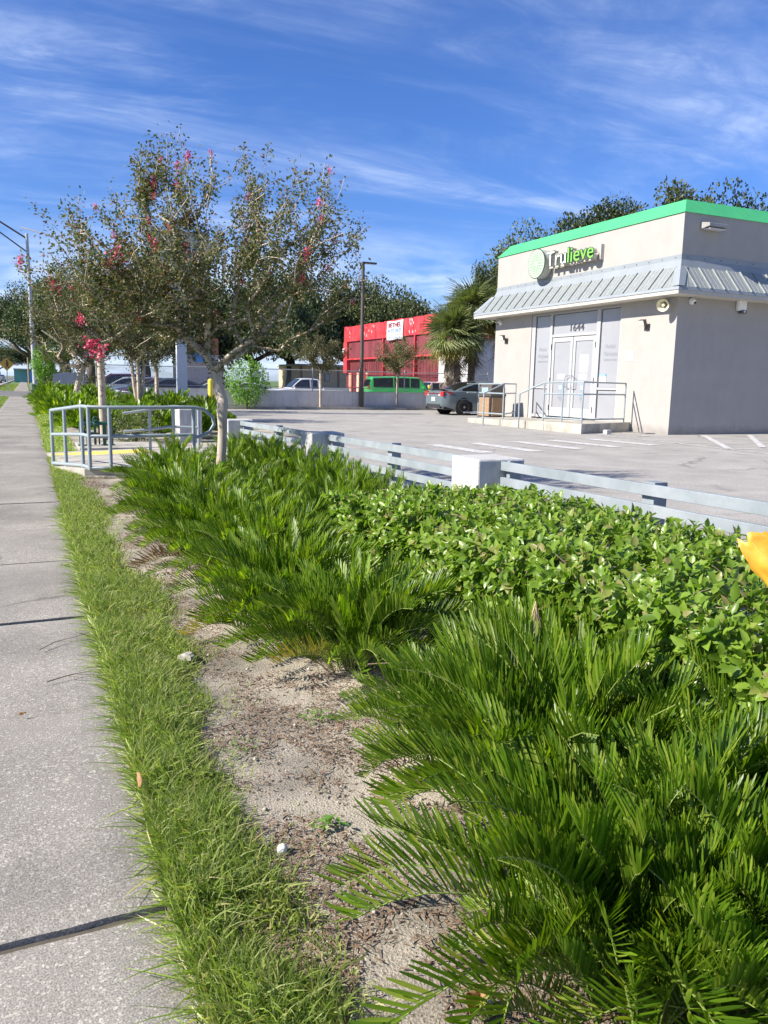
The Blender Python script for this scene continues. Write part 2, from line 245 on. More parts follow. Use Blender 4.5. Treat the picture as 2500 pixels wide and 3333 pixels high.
# ------------------------------------------------------------------ builders
ORG = {}
def tag(o, label=None, cat=None, group=None, kind=None):
    if label: o['label'] = label
    if cat: o['category'] = cat
    if group: o['group'] = group
    if kind: o['kind'] = kind
    return o
def thing(name, loc, label, cat, group=None, rz=0.):
    o = bpy.data.objects.new(name, None); col.objects.link(o); o.location = loc; o.rotation_euler = (0, 0, rz); o.empty_display_size = .2
    ORG[o.name] = Vector(loc) if rz == 0 else Vector((0, 0, 0)); return tag(o, label, cat, group)
def addobj(name, me, mat, parent=None, loc=(0, 0, 0), rot=None):
    o = bpy.data.objects.new(name, me); col.objects.link(o)
    if mat is not None and not me.materials: me.materials.append(M[mat] if isinstance(mat, str) else mat)
    o.location = loc
    if rot is not None: o.rotation_euler = rot
    if parent is not None: o.parent = parent
    return o
class MB:
    def __init__(s): s.v = []; s.f = []
    def add(s, vs, fs):
        b = len(s.v); s.v += [tuple(v) for v in vs]; s.f += [tuple(i+b for i in f) for f in fs]; return s
    def box(s, x0, y0, z0, x1, y1, z1):
        return s.add([(x0, y0, z0), (x1, y0, z0), (x1, y1, z0), (x0, y1, z0), (x0, y0, z1), (x1, y0, z1), (x1, y1, z1), (x0, y1, z1)],
                     [(0, 3, 2, 1), (4, 5, 6, 7), (0, 1, 5, 4), (1, 2, 6, 5), (2, 3, 7, 6), (3, 0, 4, 7)])
    def obox(s, c, size, rz=0, axes=None):
        c = Vector(c); hx, hy, hz = (k/2 for k in size)
        if axes is None: ax = [Vector((math.cos(rz), math.sin(rz), 0)), Vector((-math.sin(rz), math.cos(rz), 0)), Vector((0, 0, 1))]
        else: ax = [Vector(a) for a in axes]
        vs = [c + ax[0]*a*hx + ax[1]*b*hy + ax[2]*d*hz for d in (-1, 1) for a, b in ((-1, -1), (1, -1), (1, 1), (-1, 1))]
        return s.add(vs, [(0, 3, 2, 1), (4, 5, 6, 7), (0, 1, 5, 4), (1, 2, 6, 5), (2, 3, 7, 6), (3, 0, 4, 7)])
    def tube(s, pts, r, n=8, caps=True):
        pts = [Vector(p) for p in pts]; rs = r if isinstance(r, (list, tuple)) else [r]*len(pts)
        rings = []; prev = None
        for i, p in enumerate(pts):
            d = (pts[min(i+1, len(pts)-1)] - pts[max(i-1, 0)]).normalized()
            if prev is None: a = d.orthogonal().normalized()
            else:
                a = prev - d*prev.dot(d)
                a = a.normalized() if a.length > 1e-5 else d.orthogonal().normalized()
            prev = a; b = d.cross(a)
            rings.append([p + (a*math.cos(2*PI*k/n) + b*math.sin(2*PI*k/n))*rs[i] for k in range(n)])
        vs = [v for rg in rings for v in rg]; fs = []
        for i in range(len(pts)-1):
            for k in range(n): fs.append((i*n+k, i*n+(k+1) % n, (i+1)*n+(k+1) % n, (i+1)*n+k))
        if caps: fs.append(tuple(range(n))[::-1]); fs.append(tuple((len(pts)-1)*n+k for k in range(n)))
        return s.add(vs, fs)
    def prism(s, poly, a, b, axis='z'):
        """poly: 2D points; extruded from a to b along axis"""
        n = len(poly)
        mk = {'z': lambda p, h: (p[0], p[1], h), 'y': lambda p, h: (p[0], h, p[1]), 'x': lambda p, h: (h, p[0], p[1])}[axis]
        vs = [mk(p, a) for p in poly] + [mk(p, b) for p in poly]
        return s.add(vs, [tuple(range(n))[::-1], tuple(range(n, 2*n))] + [(i, (i+1) % n, n+(i+1) % n, n+i) for i in range(n)])
    def disc(s, c, axis, r, h, n=24):
        c = Vector(c); a = Vector(axis).normalized(); return s.tube([c, c+a*h], r, n)
    def sphere(s, c, r, n=12, m=8, sq=(1, 1, 1)):
        vs = []; fs = []
        for i in range(m+1):
            th = PI*i/m
            for k in range(n): vs.append((c[0]+r*sq[0]*math.sin(th)*math.cos(2*PI*k/n), c[1]+r*sq[1]*math.sin(th)*math.sin(2*PI*k/n), c[2]+r*sq[2]*math.cos(th)))
        for i in range(m):
            for k in range(n): fs.append((i*n+k, (i+1)*n+k, (i+1)*n+(k+1) % n, i*n+(k+1) % n))
        return s.add(vs, fs)
    def mesh(s, name, off=(0, 0, 0), smooth=False):
        me = bpy.data.meshes.new(name); off = Vector(off)
        me.from_pydata([tuple(Vector(v)-off) for v in s.v], [], s.f)
        bm = bmesh.new(); bm.from_mesh(me); bmesh.ops.recalc_face_normals(bm, faces=bm.faces); bm.to_mesh(me); bm.free()
        if smooth: me.shade_smooth()
        return me
    def build(s, name, mat, parent=None, smooth=False, bevel=0, world=True):
        off = ORG.get(parent.name, Vector((0, 0, 0))) if (parent is not None and world) else Vector((0, 0, 0))
        loc = (0, 0, 0)
        if parent is None and world:   # origin of a lone mesh at its own base centre
            a = np.array(s.v); off = Vector(((a[:, 0].min()+a[:, 0].max())/2, (a[:, 1].min()+a[:, 1].max())/2, a[:, 2].min())); loc = off
        me = s.mesh(name, off, smooth)
        if smooth:
            try:
                me.set_sharp_from_angle(angle=R(40))
            except Exception: pass
        o = addobj(name, me, mat, parent, loc)
        ORG[o.name] = Vector(off)
        if bevel:
            md = o.modifiers.new('bevel', 'BEVEL'); md.width = bevel; md.segments = 2; md.limit_method = 'ANGLE'; md.angle_limit = R(40)
        return o
def np_mesh(name, V, F, smooth=False):
    """V (n,3), F (m,k) equal-length faces"""
    me = bpy.data.meshes.new(name); V = np.asarray(V, np.float32); F = np.asarray(F, np.int32)
    me.vertices.add(len(V)); me.vertices.foreach_set('co', V.ravel())
    k = F.shape[1]; me.loops.add(F.size); me.loops.foreach_set('vertex_index', F.ravel())
    me.polygons.add(len(F)); me.polygons.foreach_set('loop_start', np.arange(len(F), dtype=np.int32)*k)
    me.update(calc_edges=True)
    if smooth: me.polygons.foreach_set('use_smooth', np.ones(len(F), bool))
    me.validate(); return me
T_OV = (np.array([(0, 0, 0), (0, .38, -.10), (0, .74, -.10), (0, 1, -.22), (-.36, .30, .05), (-.31, .66, .03), (.36, .30, .05), (.31, .66, .03)]),
        np.array([(0, 1, 4), (1, 5, 4), (1, 2, 5), (2, 3, 5), (0, 6, 1), (1, 6, 7), (1, 7, 2), (2, 7, 3)]))
T_DI = (np.array([(0, 0, 0), (-.5, .5, .14), (0, 1, -.08), (.5, .5, .14)]), np.array([(0, 3, 2), (0, 2, 1)]))
T_BL = (np.array([(-.5, 0, 0), (.5, 0, 0), (-.45, .4, 0), (.45, .4, 0), (-.3, .75, 0), (.3, .75, 0), (0, 1, 0)]),
        np.array([(0, 1, 3), (0, 3, 2), (2, 3, 5), (2, 5, 4), (4, 5, 6)]))
def unit(a): return a/np.maximum(np.linalg.norm(a, axis=-1, keepdims=True), 1e-9)
def leaves(tm, pos, d, nrm, L, W, bend=None):
    tv, tf = tm; n = len(pos); d = unit(d); side = unit(np.cross(d, nrm)); nr = np.cross(side, d)
    L = np.broadcast_to(L, (n,)).reshape(n, 1, 1); W = np.broadcast_to(W, (n,)).reshape(n, 1, 1)
    V = pos[:, None, :] + side[:, None, :]*tv[None, :, 0:1]*W + d[:, None, :]*tv[None, :, 1:2]*L + nr[:, None, :]*tv[None, :, 2:3]*W
    if bend is not None:   # bend (n,3) vector added times (t squared)
        V = V + bend[:, None, :]*(tv[None, :, 1:2]**2)
    F = tf[None] + (np.arange(n)*len(tv))[:, None, None]
    return V.reshape(-1, 3), F.reshape(-1, 3)
def copy_tree(o, parent=None):
    c = o.copy(); col.objects.link(c); c.parent = parent
    ORG[c.name] = ORG.get(o.name, Vector((0, 0, 0)))
    for ch in list(o.children): copy_tree(ch, c)
    return c
def text_mesh(s, size, extrude=0., shear=0., space=1., align='LEFT', bold=0.):
    cu = bpy.data.curves.new('t', 'FONT'); cu.body = s; cu.size = size; cu.extrude = extrude; cu.shear = shear; cu.space_character = space
    cu.align_x = align; cu.resolution_u = 3; cu.offset = bold
    ob = bpy.data.objects.new('t', cu); col.objects.link(ob)
    dg = bpy.context.evaluated_depsgraph_get(); me = bpy.data.meshes.new_from_object(ob.evaluated_get(dg))
    bpy.data.objects.remove(ob); bpy.data.curves.remove(cu); return me
def place_text(me, origin, right, upv, sx=1., sy=1.):
    rx = Vector(right).normalized(); u = Vector(upv).normalized(); n = rx.cross(u)
    for v in me.vertices: v.co = Vector(origin) + rx*v.co.x*sx + u*v.co.y*sy + n*v.co.z
    me.update(); return me
def text(s, size, mat, parent, origin, right, upv=(0, 0, 1), name='lettering', extrude=.002, shear=0., align='LEFT', width=None, bold=0., space=1., split=False):
    me = text_mesh(s, size, extrude, shear, space, align, bold)
    xs = [v.co.x for v in me.vertices]; k = 1.
    if width: k = width/(max(xs)-min(xs))
    off = ORG.get(parent.name, Vector((0, 0, 0))); org = Vector(origin)-off
    if not split:
        place_text(me, org, right, upv, k, 1.); me.materials.clear(); return [addobj(name, me, mat, parent)]
    bm = bmesh.new(); bm.from_mesh(me); bm.verts.ensure_lookup_table()
    seen = set(); isl = []
    for v in bm.verts:
        if v.index in seen: continue
        st = [v]; seen.add(v.index); g = []
        while st:
            a = st.pop(); g.append(a.index)
            for e in a.link_edges:
                b = e.other_vert(a)
                if b.index not in seen: seen.add(b.index); st.append(b)
        isl.append(g)
    co = [v.co.copy() for v in bm.verts]; faces = [[v.index for v in f.verts] for f in bm.faces]; bm.free()
    iv = sorted([(min(co[i].x for i in g), max(co[i].x for i in g), g) for g in isl], key=lambda a: a[0])
    groups = []
    for a, b, g in iv:
        if groups and a < groups[-1][1]-.25*min(b-a, groups[-1][1]-groups[-1][0]): groups[-1][1] = max(b, groups[-1][1]); groups[-1][2] += g
        else: groups.append([a, b, list(g)])
    outs = []
    for i, (a, b, g) in enumerate(groups):
        st = set(g); idx = {v: j for j, v in enumerate(g)}
        m2 = bpy.data.meshes.new(name); m2.from_pydata([co[v] for v in g], [], [[idx[v] for v in f] for f in faces if f[0] in st])
        place_text(m2, org, right, upv, k, 1.); mt = mat(i) if callable(mat) else mat; outs.append(addobj(name, m2, mt, parent))
    return outs

# ================================================================== SETTING
def hgt(x, y):   # small relief of the planting bed
    return .009*noise.noise(Vector((x*2.2, y*2.2, 1))) + .004*noise.noise(Vector((x*19, y*17, 2))) + .006*noise.noise(Vector((x*9, y*9, 4)))
MB().add([(-900, -60, -.03), (900, -60, -.03), (900, 1400, -.03), (-900, 1400, -.03)], [(0, 1, 2, 3)]).build('ground', 'lawn')
tag(bpy.data.objects['ground'], kind='structure', label='flat green ground reaching to the horizon')
# sandy bed, finer near the camera
def grid(x0, x1, y0, y1, dx, dy, zf):
    xs = np.arange(x0, x1+dx*.5, dx); ys = np.arange(y0, y1+dy*.5, dy)
    V = [(x, y, zf(x, y)) for y in ys for x in xs]; n = len(xs)
    F = [(j*n+i, j*n+i+1, (j+1)*n+i+1, (j+1)*n+i) for j in range(len(ys)-1) for i in range(n-1)]
    me = bpy.data.meshes.new('bed'); me.from_pydata(V, [], F); me.shade_smooth(); return me
tag(addobj('planting_bed', grid(.25, 3.65, -1.0, 14.0, .05, .06, lambda x, y: hgt(x, y)-.004), 'sand'), kind='structure', label='bare sandy soil of the planting bed')
tag(addobj('far_planting_bed', grid(.25, 5.8, 14.0, 52, .8, 1.5, lambda x, y: -.006), 'sand'), kind='structure', label='planted soil strip beyond the ramp')
# parking lot
lot = MB(); lot.add([(3.65, -12, .0), (48, -12, .0), (48, 35.2, .0), (5.8, 35.2, .0), (5.8, 17.2, .0), (3.65, 16, .0)], [(0, 1, 2, 3, 4, 5)]).build('parking_lot', 'asphalt')
tag(bpy.data.objects['parking_lot'], kind='structure', label='pale worn asphalt parking lot')
lot2 = MB().add([(-.5, 35.2, -.004), (48, 35.2, -.004), (48, 70, -.004), (1.6, 70, -.004), (1.6, 52.5, -.004), (1.6, 36, -.004)], [(0, 1, 2, 3, 4, 5)]); lot2.build('car_yard', 'asphalt')
tag(bpy.data.objects['car_yard'], kind='structure', label='asphalt yard behind the low wall')
# lot edge strip of soil at the wall foot, with a curb
MB().box(7.6, 34.3, -.02, 24, 34.42, .11).build('curb', 'conc'); tag(bpy.data.objects['curb'], kind='structure', label='weathered curb in front of the grey wall')
MB().add([(7.6, 34.42, .05), (24, 34.42, .05), (24, 35.0, .07), (7.6, 35.0, .07)], [(0, 1, 2, 3)]).build('soil_strip', 'sand'); tag(bpy.data.objects['soil_strip'], kind='structure', label='narrow soil strip at the foot of the grey wall')
# painted markings
lines = thing('painted_marking', (8, 14, .004), 'worn white crosswalk bars and parking lines on the lot', 'road marking')
def stroke(name, a, b, wd, z=.006):
    a = Vector((*a, z)); b = Vector((*b, z)); d = (b-a).normalized(); n = Vector((-d.y, d.x, 0))*wd/2
    mb = MB().add([a-n, b-n, b+n, a+n], [(0, 1, 2, 3)]); mb.build(name, 'paint_line', lines)
for i, (x0, y0, x1, y1) in enumerate([(4.05, 13.9, 4.2, 11.8), (5.22, 14.1, 5.35, 12.05), (6.36, 14.35, 6.5, 12.28), (7.5, 14.6, 7.62, 12.6), (8.64, 14.85, 8.78, 12.65), (9.85, 15.1, 10.05, 13.0), (11.02, 15.3, 11.25, 13.25), (12.3, 15.55, 12.53, 13.5)]):
    stroke('crosswalk_bar', (x0+.2, y0), (x1+.2, y1), .36)
for a, b, wd in [((13.95, 17.4), (13.5, 10.5), .10), ((15.2, 16.3), (14.55, 16.1), .12), ((17.05, 16.3), (13.7, 12.35), .16), ((13.6, 12.27), (20, 12.5), .10), ((18.6, 16.1), (14.9, 12.5), .14), ((13.7, 13.85), (14.6, 13.8), .08), ((21.6, 16.1), (17.6, 12.5), .14)]:
    stroke('parking_line', a, b, wd, .010 if wd > .11 else .006)

# sidewalk of separate slabs
sw = thing('sidewalk', (-.33, 0, 0), 'long straight concrete sidewalk of square slabs', 'sidewalk'); sw['kind'] = 'structure'
del sw['category']
def slab_mesh(wd, ln):
    bm = bmesh.new(); bmesh.ops.create_grid(bm, x_segments=16, y_segments=18, size=.5)
    for v in bm.verts:
        x, y = v.co.x, v.co.y; edge = min(.5-abs(x), .5-abs(y))
        v.co = Vector((x*wd, y*ln, -.012 if edge < .001 else (-.002 if edge < .04 else 0)))
        if edge < .001: v.co.x += .006*noise.noise(Vector((x*20, y*20, 0))); v.co.y += .006*noise.noise(Vector((x*20, y*20, 7)))
    ret = bmesh.ops.extrude_face_region(bm, geom=[e for e in bm.edges if e.is_boundary])
    for g in ret['geom']:
        if isinstance(g, bmesh.types.BMVert): g.co.z = -.09
    me = bpy.data.meshes.new('slab'); bm.to_mesh(me); bm.free(); me.shade_smooth(); me.set_sharp_from_angle(angle=R(30)); return me
J = [1.76-1.38*2, 1.76-1.38, 1.76, 3.02, 4.30, 5.72, 7.0, 8.5, 9.9]
while J[-1] < 53: J.append(J[-1]+1.40)
SX0, SX1 = -.92, .25
sm = slab_mesh(SX1-SX0, 1.36)
for i in range(len(J)-1):
    o = addobj('slab', sm, 'slab', sw); L = J[i+1]-J[i]; z = .012+random.uniform(-.004, .004)
    if i == 1: z = .0
    if i == 2: z = .019
    if i > 12: z = .008
    o.location = ((SX0+SX1)/2+.33+(.0 if i > 3 else random.uniform(-.006, .006)), (J[i]+J[i+1])/2, z); o.scale = (1, (L-(.010 if i < 2 else .020+.0016*i))/1.36, 1)
    o.rotation_euler = (R(random.uniform(-.15, .15)) if i > 2 else (R(.5) if i == 2 else 0), R(random.uniform(-.1, .1)), 0)
joint = MB().box(SX0+.01, -2, -.09, SX1-.01, 53.4, -.014).build('slab_joint_soil', 'bark_dark', sw)
y = 72.0
while y < 190:
    o = addobj('slab', sm, 'slab', sw); o.location = (-.33+.33, y+.7, 0.008); o.scale = (1, 1.39/1.36, 1); y += 1.42
# driveway crossing, road and curbs
MB().add([(-2.7, 53.4, .002), (1.6, 53.4, .002), (1.6, 71.8, .002), (-2.7, 71.8, .002)], [(0, 1, 2, 3)]).build('driveway', 'road'); tag(bpy.data.objects['driveway'], kind='structure', label='asphalt driveway crossing the sidewalk')
for y0, y1 in ((53.2, 53.7), (71.4, 71.9)):
    MB().add([(-2.75, y0-.35, .0), (SX0, y0, .0), (SX0, y1, .0), (-2.75, y1+.35, .0), (-2.75, y0-.35, .05), (SX0, y0, .02), (SX0, y1, .02), (-2.75, y1+.35, .05)], [(0, 1, 5, 4), (4, 5, 6, 7), (2, 3, 7, 6), (1, 2, 6, 5), (3, 0, 4, 7)]).build('driveway_apron', 'conc_paint'); 
for o in list(col.objects):
    if o.name.startswith('driveway_apron'): tag(o, kind='structure', label='pale concrete apron edge of the driveway')
MB().add([(-19, -30, -.02), (-2.9, -30, -.02), (-2.9, 700, -.02), (-19, 700, -.02)], [(0, 1, 2, 3)]).build('road', 'road'); tag(bpy.data.objects['road'], kind='structure', label='busy multi lane road left of the sidewalk')
MB().box(-2.9, -20, -.05, -2.72, 53, .12).build('road_curb', 'conc'); tag(bpy.data.objects['road_curb'], kind='structure', label='curb between the grass verge and the road')
MB().box(-2.9, 72.2, -.05, -2.72, 500, .12).build('road_curb', 'conc'); tag(bpy.data.objects['road_curb.001'], kind='structure', label='curb of the road beyond the driveway')
for k in range(12):
    pass
tag(MB().add([(-3.55, 60, -.014), (-3.4, 60, -.014), (-3.4, 600, -.014), (-3.55, 600, -.014)], [(0, 1, 2, 3)]).build('edge_line', 'paint_line'), 'thin white edge line along the road', 'road marking')

# ================================================================== DISPENSARY BUILDING
BX, BY, BX1, BY1 = 16.05, 16.58, 31.0, 25.65
bd = thing('storefront_building', (BX, BY, 0), 'cream stucco shop with bright green parapet and grey metal mansard roof', 'building')
w_ = MB()
w_.box(BX, BY, -.3, BX+.3, 18.78, 5.88); w_.box(BX, 23.34, -.3, BX+.3, BY1, 5.88); w_.box(BX, 18.78, 3.66, BX+.3, 23.34, 5.88)
w_.box(BX+.3, BY, -.3, BX1, BY1, 5.88); w_.build('wall', 'stucco', bd)
def ring(lo_out, lo_z, hi_out, hi_z, th=.02):
    """four sloping sides round the building: lower edge lo_out outside the wall at lo_z, upper edge hi_out at hi_z"""
    vs = []
    for out, z in ((lo_out, lo_z), (hi_out, hi_z), (hi_out-th, hi_z), (lo_out-th, lo_z)):
        vs += [(BX-out, BY-out, z), (BX1+out, BY-out, z), (BX1+out, BY1+out, z), (BX-out, BY1+out, z)]
    fs = []
    for k in range(4):
        a = k; b = (k+1) % 4
        fs += [(a, b, 4+b, 4+a), (4+a, 4+b, 8+b, 8+a), (8+a, 8+b, 12+b, 12+a), (12+a, 12+b, b, a)]
    return MB().add(vs, fs)
ring(.035, 5.86, -.30, 6.26, .05).build('parapet_cap', 'green_cap', bd)
MB().box(BX+.33, BY+.33, 5.9, BX1-.33, BY1-.33, 5.95).build('flat_roof', 'conc', bd)
ring(.012, 4.66, .012, 4.79, .01).build('flashing_strip', 'metal_grey', bd)
ring(.10, 4.42, .014, 4.66, .012).build('flashing', 'metal_grey', bd)
sc_ = MB()
for k in range(18):
    yy = BY+.2+k*.5; sc_.disc((BX-.013, yy, 4.72), (-1, 0, 0), .014, .01, 6); sc_.disc((BX+.2+k*.6, BY-.013, 4.72), (0, -1, 0), .014, .01, 6)
so = sc_.build('screw_heads', 'dark', bd); so['kind'] = 'stuff'
ring(.585, 3.86, .105, 4.44, .05).build('roof_deck', 'metal_grey', bd)
sl = Vector((.48, 0, -.58)); sln = sl.normalized(); nrm_ = Vector((.58, 0, .48)).normalized()
def roof_face(front):
    length = (BY1-BY) if front else (BX1-BX)
    def pt(s, t, h):      # s along, t 0 top..1 bottom, h height above the deck
        out = .105+.48*t+nrm_.x*h; z = 4.44-.58*t+nrm_.z*h
        return (BX-out, BY+s, z) if front else (BX+s, BY-out, z)
    n = int(length/.5); n += 1
    for k in range(-1, n+1):
        s0, s1 = k*.5+.02, k*.5+.48
        if s1 > length+.6: break
        tb0 = -.04 if front else -.04
        q = []
        for (s, t) in ((s0, .0), (s1, .0), (s1, 1.0), (s0, 1.0)):
            lim = .105+.48*t-.17; q.append((max(-lim, min(length+lim, s)), t))
        if q[2][0]-q[3][0] < .03: continue
        mb = MB(); vs = [pt(s, t, .008) for s, t in q]+[pt(s, t, .02) for s, t in q]
        mb.add(vs, [(4, 5, 6, 7), (0, 1, 5, 4), (1, 2, 6, 5), (2, 3, 7, 6), (3, 0, 4, 7), (0, 3, 2, 1)])
        for r_ in (1, 2):  # two shallow pencil ribs
            a = q[0][0]+(q[1][0]-q[0][0])*r_/3; b_ = q[3][0]+(q[2][0]-q[3][0])*r_/3
            mb.tube([pt(a, 0, .02), pt(b_, 1, .02)], .007, 4)
        mb.build('roof_panel', 'metal_panel', bd)
        s = k*.5; lim_t = 0.
        if s < -.105+.17: lim_t = min(1, max(0, (-s+.17-.105)/.48)) if s < 0 else 0
        if lim_t < .9 and s < length:
            m2 = MB(); a = pt(s, lim_t, .0); b_ = pt(s, 1.0, .0); c = pt(s, 1.0, .055); d = pt(s, lim_t, .055)
            dx = Vector((0, .014, 0)) if front else Vector((.014, 0, 0))
            vs = [Vector(p)-dx for p in (a, b_, c, d)]+[Vector(p)+dx for p in (a, b_, c, d)]
            m2.add(vs, [(0, 1, 2, 3), (7, 6, 5, 4), (0, 4, 5, 1), (1, 5, 6, 2), (2, 6, 7, 3), (3, 7, 4, 0)])
            m2.build('roof_seam', 'metal_panel', bd)
roof_face(True); roof_face(False)
# hip cap at the near and the far corner
for (cx_, cy_, sx_, sy_) in ((BX, BY, -1, -1), (BX, BY1, -1, 1)):
    hb = MB(); 
    def hp(u, t, h): return (cx_+sx_*(.105+.48*t+h)+ (0 if u <= 0 else -sx_*u), cy_+sy_*(.105+.48*t+h)+(0 if u >= 0 else sy_*u), 4.44-.58*t+h*.8)
    hb.add([hp(-.24, 0, .035), hp(0, 0, .045), hp(.24, 0, .035), hp(-.20, 1, .035), hp(0, 1, .045), hp(.20, 1, .035), hp(-.24, 0, 0), hp(.24, 0, 0), hp(-.20, 1, 0), hp(.20, 1, 0)],
           [(0, 1, 4, 3), (1, 2, 5, 4), (0, 3, 8, 6), (2, 7, 9, 5), (3, 4, 5, 9, 8)])
    hb.build('hip_cap', 'metal_grey', bd)
ring(.62, 3.79, .60, 3.87, .04).build('gutter', 'metal_grey', bd)
ring(.60, 3.69, .60, 3.79, .03).build('fascia', 'fascia', bd)
sf = MB(); o_ = .57
sf.box(BX-o_, BY-o_, 3.70, BX-.001, BY1+o_, 3.72); sf.box(BX-.001, BY-o_, 3.70, BX1+o_, BY-.001, 3.72); sf.box(BX-.001, BY1+.001, 3.70, BX1+o_, BY1+o_, 3.72)
sf.build('soffit', 'soffit', bd)

# storefront: frame bars, doors, panes. Y runs left (23.34) to right (18.78)
FX = BX+.05
def fbar(y0, y1, z0, z1, name='frame_bar', mat='alu', x0=-.03, x1=.06): return MB().box(FX+x0, y0, z0, FX+x1, y1, z1).build(name, mat, bd, bevel=.004)
ZF = .27
fbar(23.12, 23.33, .12, 3.655); fbar(22.16, 22.28, ZF, 3.60); fbar(19.73, 19.90, ZF, 3.60); fbar(18.79, 18.84, ZF, 3.60)
fbar(18.79, 23.11, 3.60, 3.655); fbar(19.91, 22.15, 2.86, 2.95); fbar(22.29, 23.11, ZF-.06, ZF+.04); fbar(18.85, 19.72, ZF-.06, ZF+.04)
fbar(22.29, 23.11, 1.18, 1.25); fbar(18.85, 19.72, 1.18, 1.25)
def pane(y0, y1, z0, z1, name='window_pane'): return MB().box(FX+.012, y0, z0, FX+.03, y1, z1).build(name, 'frost', bd)
pane(22.29, 23.11, 1.255, 3.595); pane(22.29, 23.11, ZF+.045, 1.175); pane(18.85, 19.72, 1.255, 3.595); pane(18.85, 19.72, ZF+.045, 1.175)
pane(19.91, 22.15, 2.955, 3.595, 'transom_pane')
gk = MB()
for (y0, y1, z0, z1) in ((22.29, 23.11, 1.255, 3.595), (18.85, 19.72, 1.255, 3.595), (19.91, 22.15, 2.955, 3.595), (22.29, 23.11, ZF+.045, 1.175), (18.85, 19.72, ZF+.045, 1.175)):
    x = FX+.006
    gk.box(x, y0, z1-.018, x+.005, y1, z1); gk.box(x, y1-.022, z0, x+.005, y1, z1-.018)
gk.build('gasket', 'ink', bd)
bk = MB().box(FX+.07, 18.79, .1, FX+.2, 23.33, 3.65).build('inner_lining', 'dark', bd)
for (y0, y1, hs_) in ((21.045, 22.14, 1), (19.92, 21.015, -1)):
    dr = MB().box(FX-.012, y0, ZF+.01, FX+.034, y0+.12, 2.84).box(FX-.012, y1-.12, ZF+.01, FX+.034, y1, 2.84).box(FX-.012, y0+.12, 2.70, FX+.034, y1-.12, 2.84).box(FX-.012, y0+.12, ZF+.01, FX+.034, y1-.12, ZF+.30).build('door', 'alu', bd)
    MB().box(FX+.005, y0+.12, ZF+.30, FX+.02, y1-.12, 2.70).build('door_pane', 'frost', dr)
    MB().box(FX-.001, y0+.12, 2.685, FX+.004, y1-.12, 2.70).box(FX-.001, y1-.135, ZF+.3, FX+.004, y1-.12, 2.685).build('gasket', 'ink', dr)
    hy = y0+.06 if hs_ > 0 else y1-.06
    MB().tube([(FX-.012, hy, 1.62), (FX-.09, hy, 1.60), (FX-.10, hy+hs_*.16, 1.58), (FX-.10, hy+hs_*.17, 1.26), (FX-.09, hy, 1.22), (FX-.012, hy, 1.20)], .013, 8).build('handle', 'chrome', dr, smooth=True)
    ye = y1+.005 if hs_ > 0 else y0-.035
    for z in (2.55, 1.45, .55): MB().box(FX-.04, ye, z-.09, FX-.005, ye+.03, z+.09).build('hinge', 'dark', dr)
    # faint leaf-dot pattern on the film, and the small notices
    pt_ = MB(); yc = (y0+y1)/2
    for r_ in range(7):
        if r_ in (3, 4): continue
        for c_ in (-1, 0, 1):
            for a in range(6): pt_.disc((FX+.0045, yc+c_*.26+.055*math.cos(a*PI/3), .78+r_*.29+.055*math.sin(a*PI/3)), (-1, 0, 0), .016, .001, 6)
    q = pt_.build('film_pattern', P('film_pattern', (.262, .267, .286), .3, var=.02), dr)
    MB().box(FX-.001, yc-.20, 1.50, FX+.003, yc+.20, 1.66).build('notice_paper', 'paper', dr)
    MB().box(FX-.001, yc-.10, .98, FX+.003, yc+.14, 1.04).build('notice_strip', 'notice_blue', dr)
    for kk in range(3): MB().box(FX-.001, yc-.08, .90-kk*.045, FX+.003, yc+.12-kk*.03, .925-kk*.045).build('notice_line', 'ink_soft', dr)
    MB().box(FX-.001, yc-.09, 1.14, FX+.003, yc+.10, 1.32).build('access_sticker', 'notice_blue', dr)
    MB().box(FX-.004, yc-.065, 1.165, FX-.0015, yc+.075, 1.295).build('sticker_field', 'paper', dr)
    MB().disc((FX-.005, yc, 1.268), (-1, 0, 0), .014, .001, 8).tube([(FX-.006, yc, 1.25), (FX-.006, yc-.01, 1.215), (FX-.006, yc-.04, 1.21), (FX-.006, yc-.05, 1.185)], .006, 5).tube([(FX-.006, yc+.02, 1.235), (FX-.006, yc+.035, 1.20), (FX-.006, yc, 1.18)], .006, 5).build('wheelchair_symbol', 'notice_blue', dr)
MB().box(FX-.03, 21.018, ZF+.01, FX+.03, 21.042, 2.84).build('meeting_stile', 'galv', bd)
hp_ = MB().box(FX-.002, 20.24, 1.72, FX+.003, 20.66, 2.26).build('opening_hours_sheet', 'paper', bd)
ln = MB()
for k in range(7):
    z = 2.18-k*.07; ln.box(FX-.005, 20.55, z, FX-.003, 20.62, z+.022); ln.box(FX-.005, 20.41, z, FX-.003, 20.47, z+.018); ln.box(FX-.005, 20.28, z, FX-.003, 20.39, z+.018)
ln.build('opening_hours_text', 'ink_soft', hp_)
nb = MB().box(FX-.002, 19.36, 1.42, FX+.003, 19.68, 1.66).build('notice_sheet', 'paper', bd)
MB().box(FX-.006, 19.36, 1.58, FX-.003, 19.68, 1.66).build('notice_band', 'notice_blue', nb)
text('NOTICE', .075, 'paper', bd, (FX-.008, 19.655, 1.592), (0, -1, 0), name='notice_word', width=.26)
for kk in range(3): MB().box(FX-.006, 19.42, 1.53-kk*.035, FX-.003, 19.64-kk*.03, 1.542-kk*.035).build('notice_line', 'ink_soft', nb)
lr = (0, -1, 0)
text('1644', .32, 'ink', bd, (FX-.004, 21.30, 3.02), lr, name='house_digit', extrude=.006, split=True, width=.68)
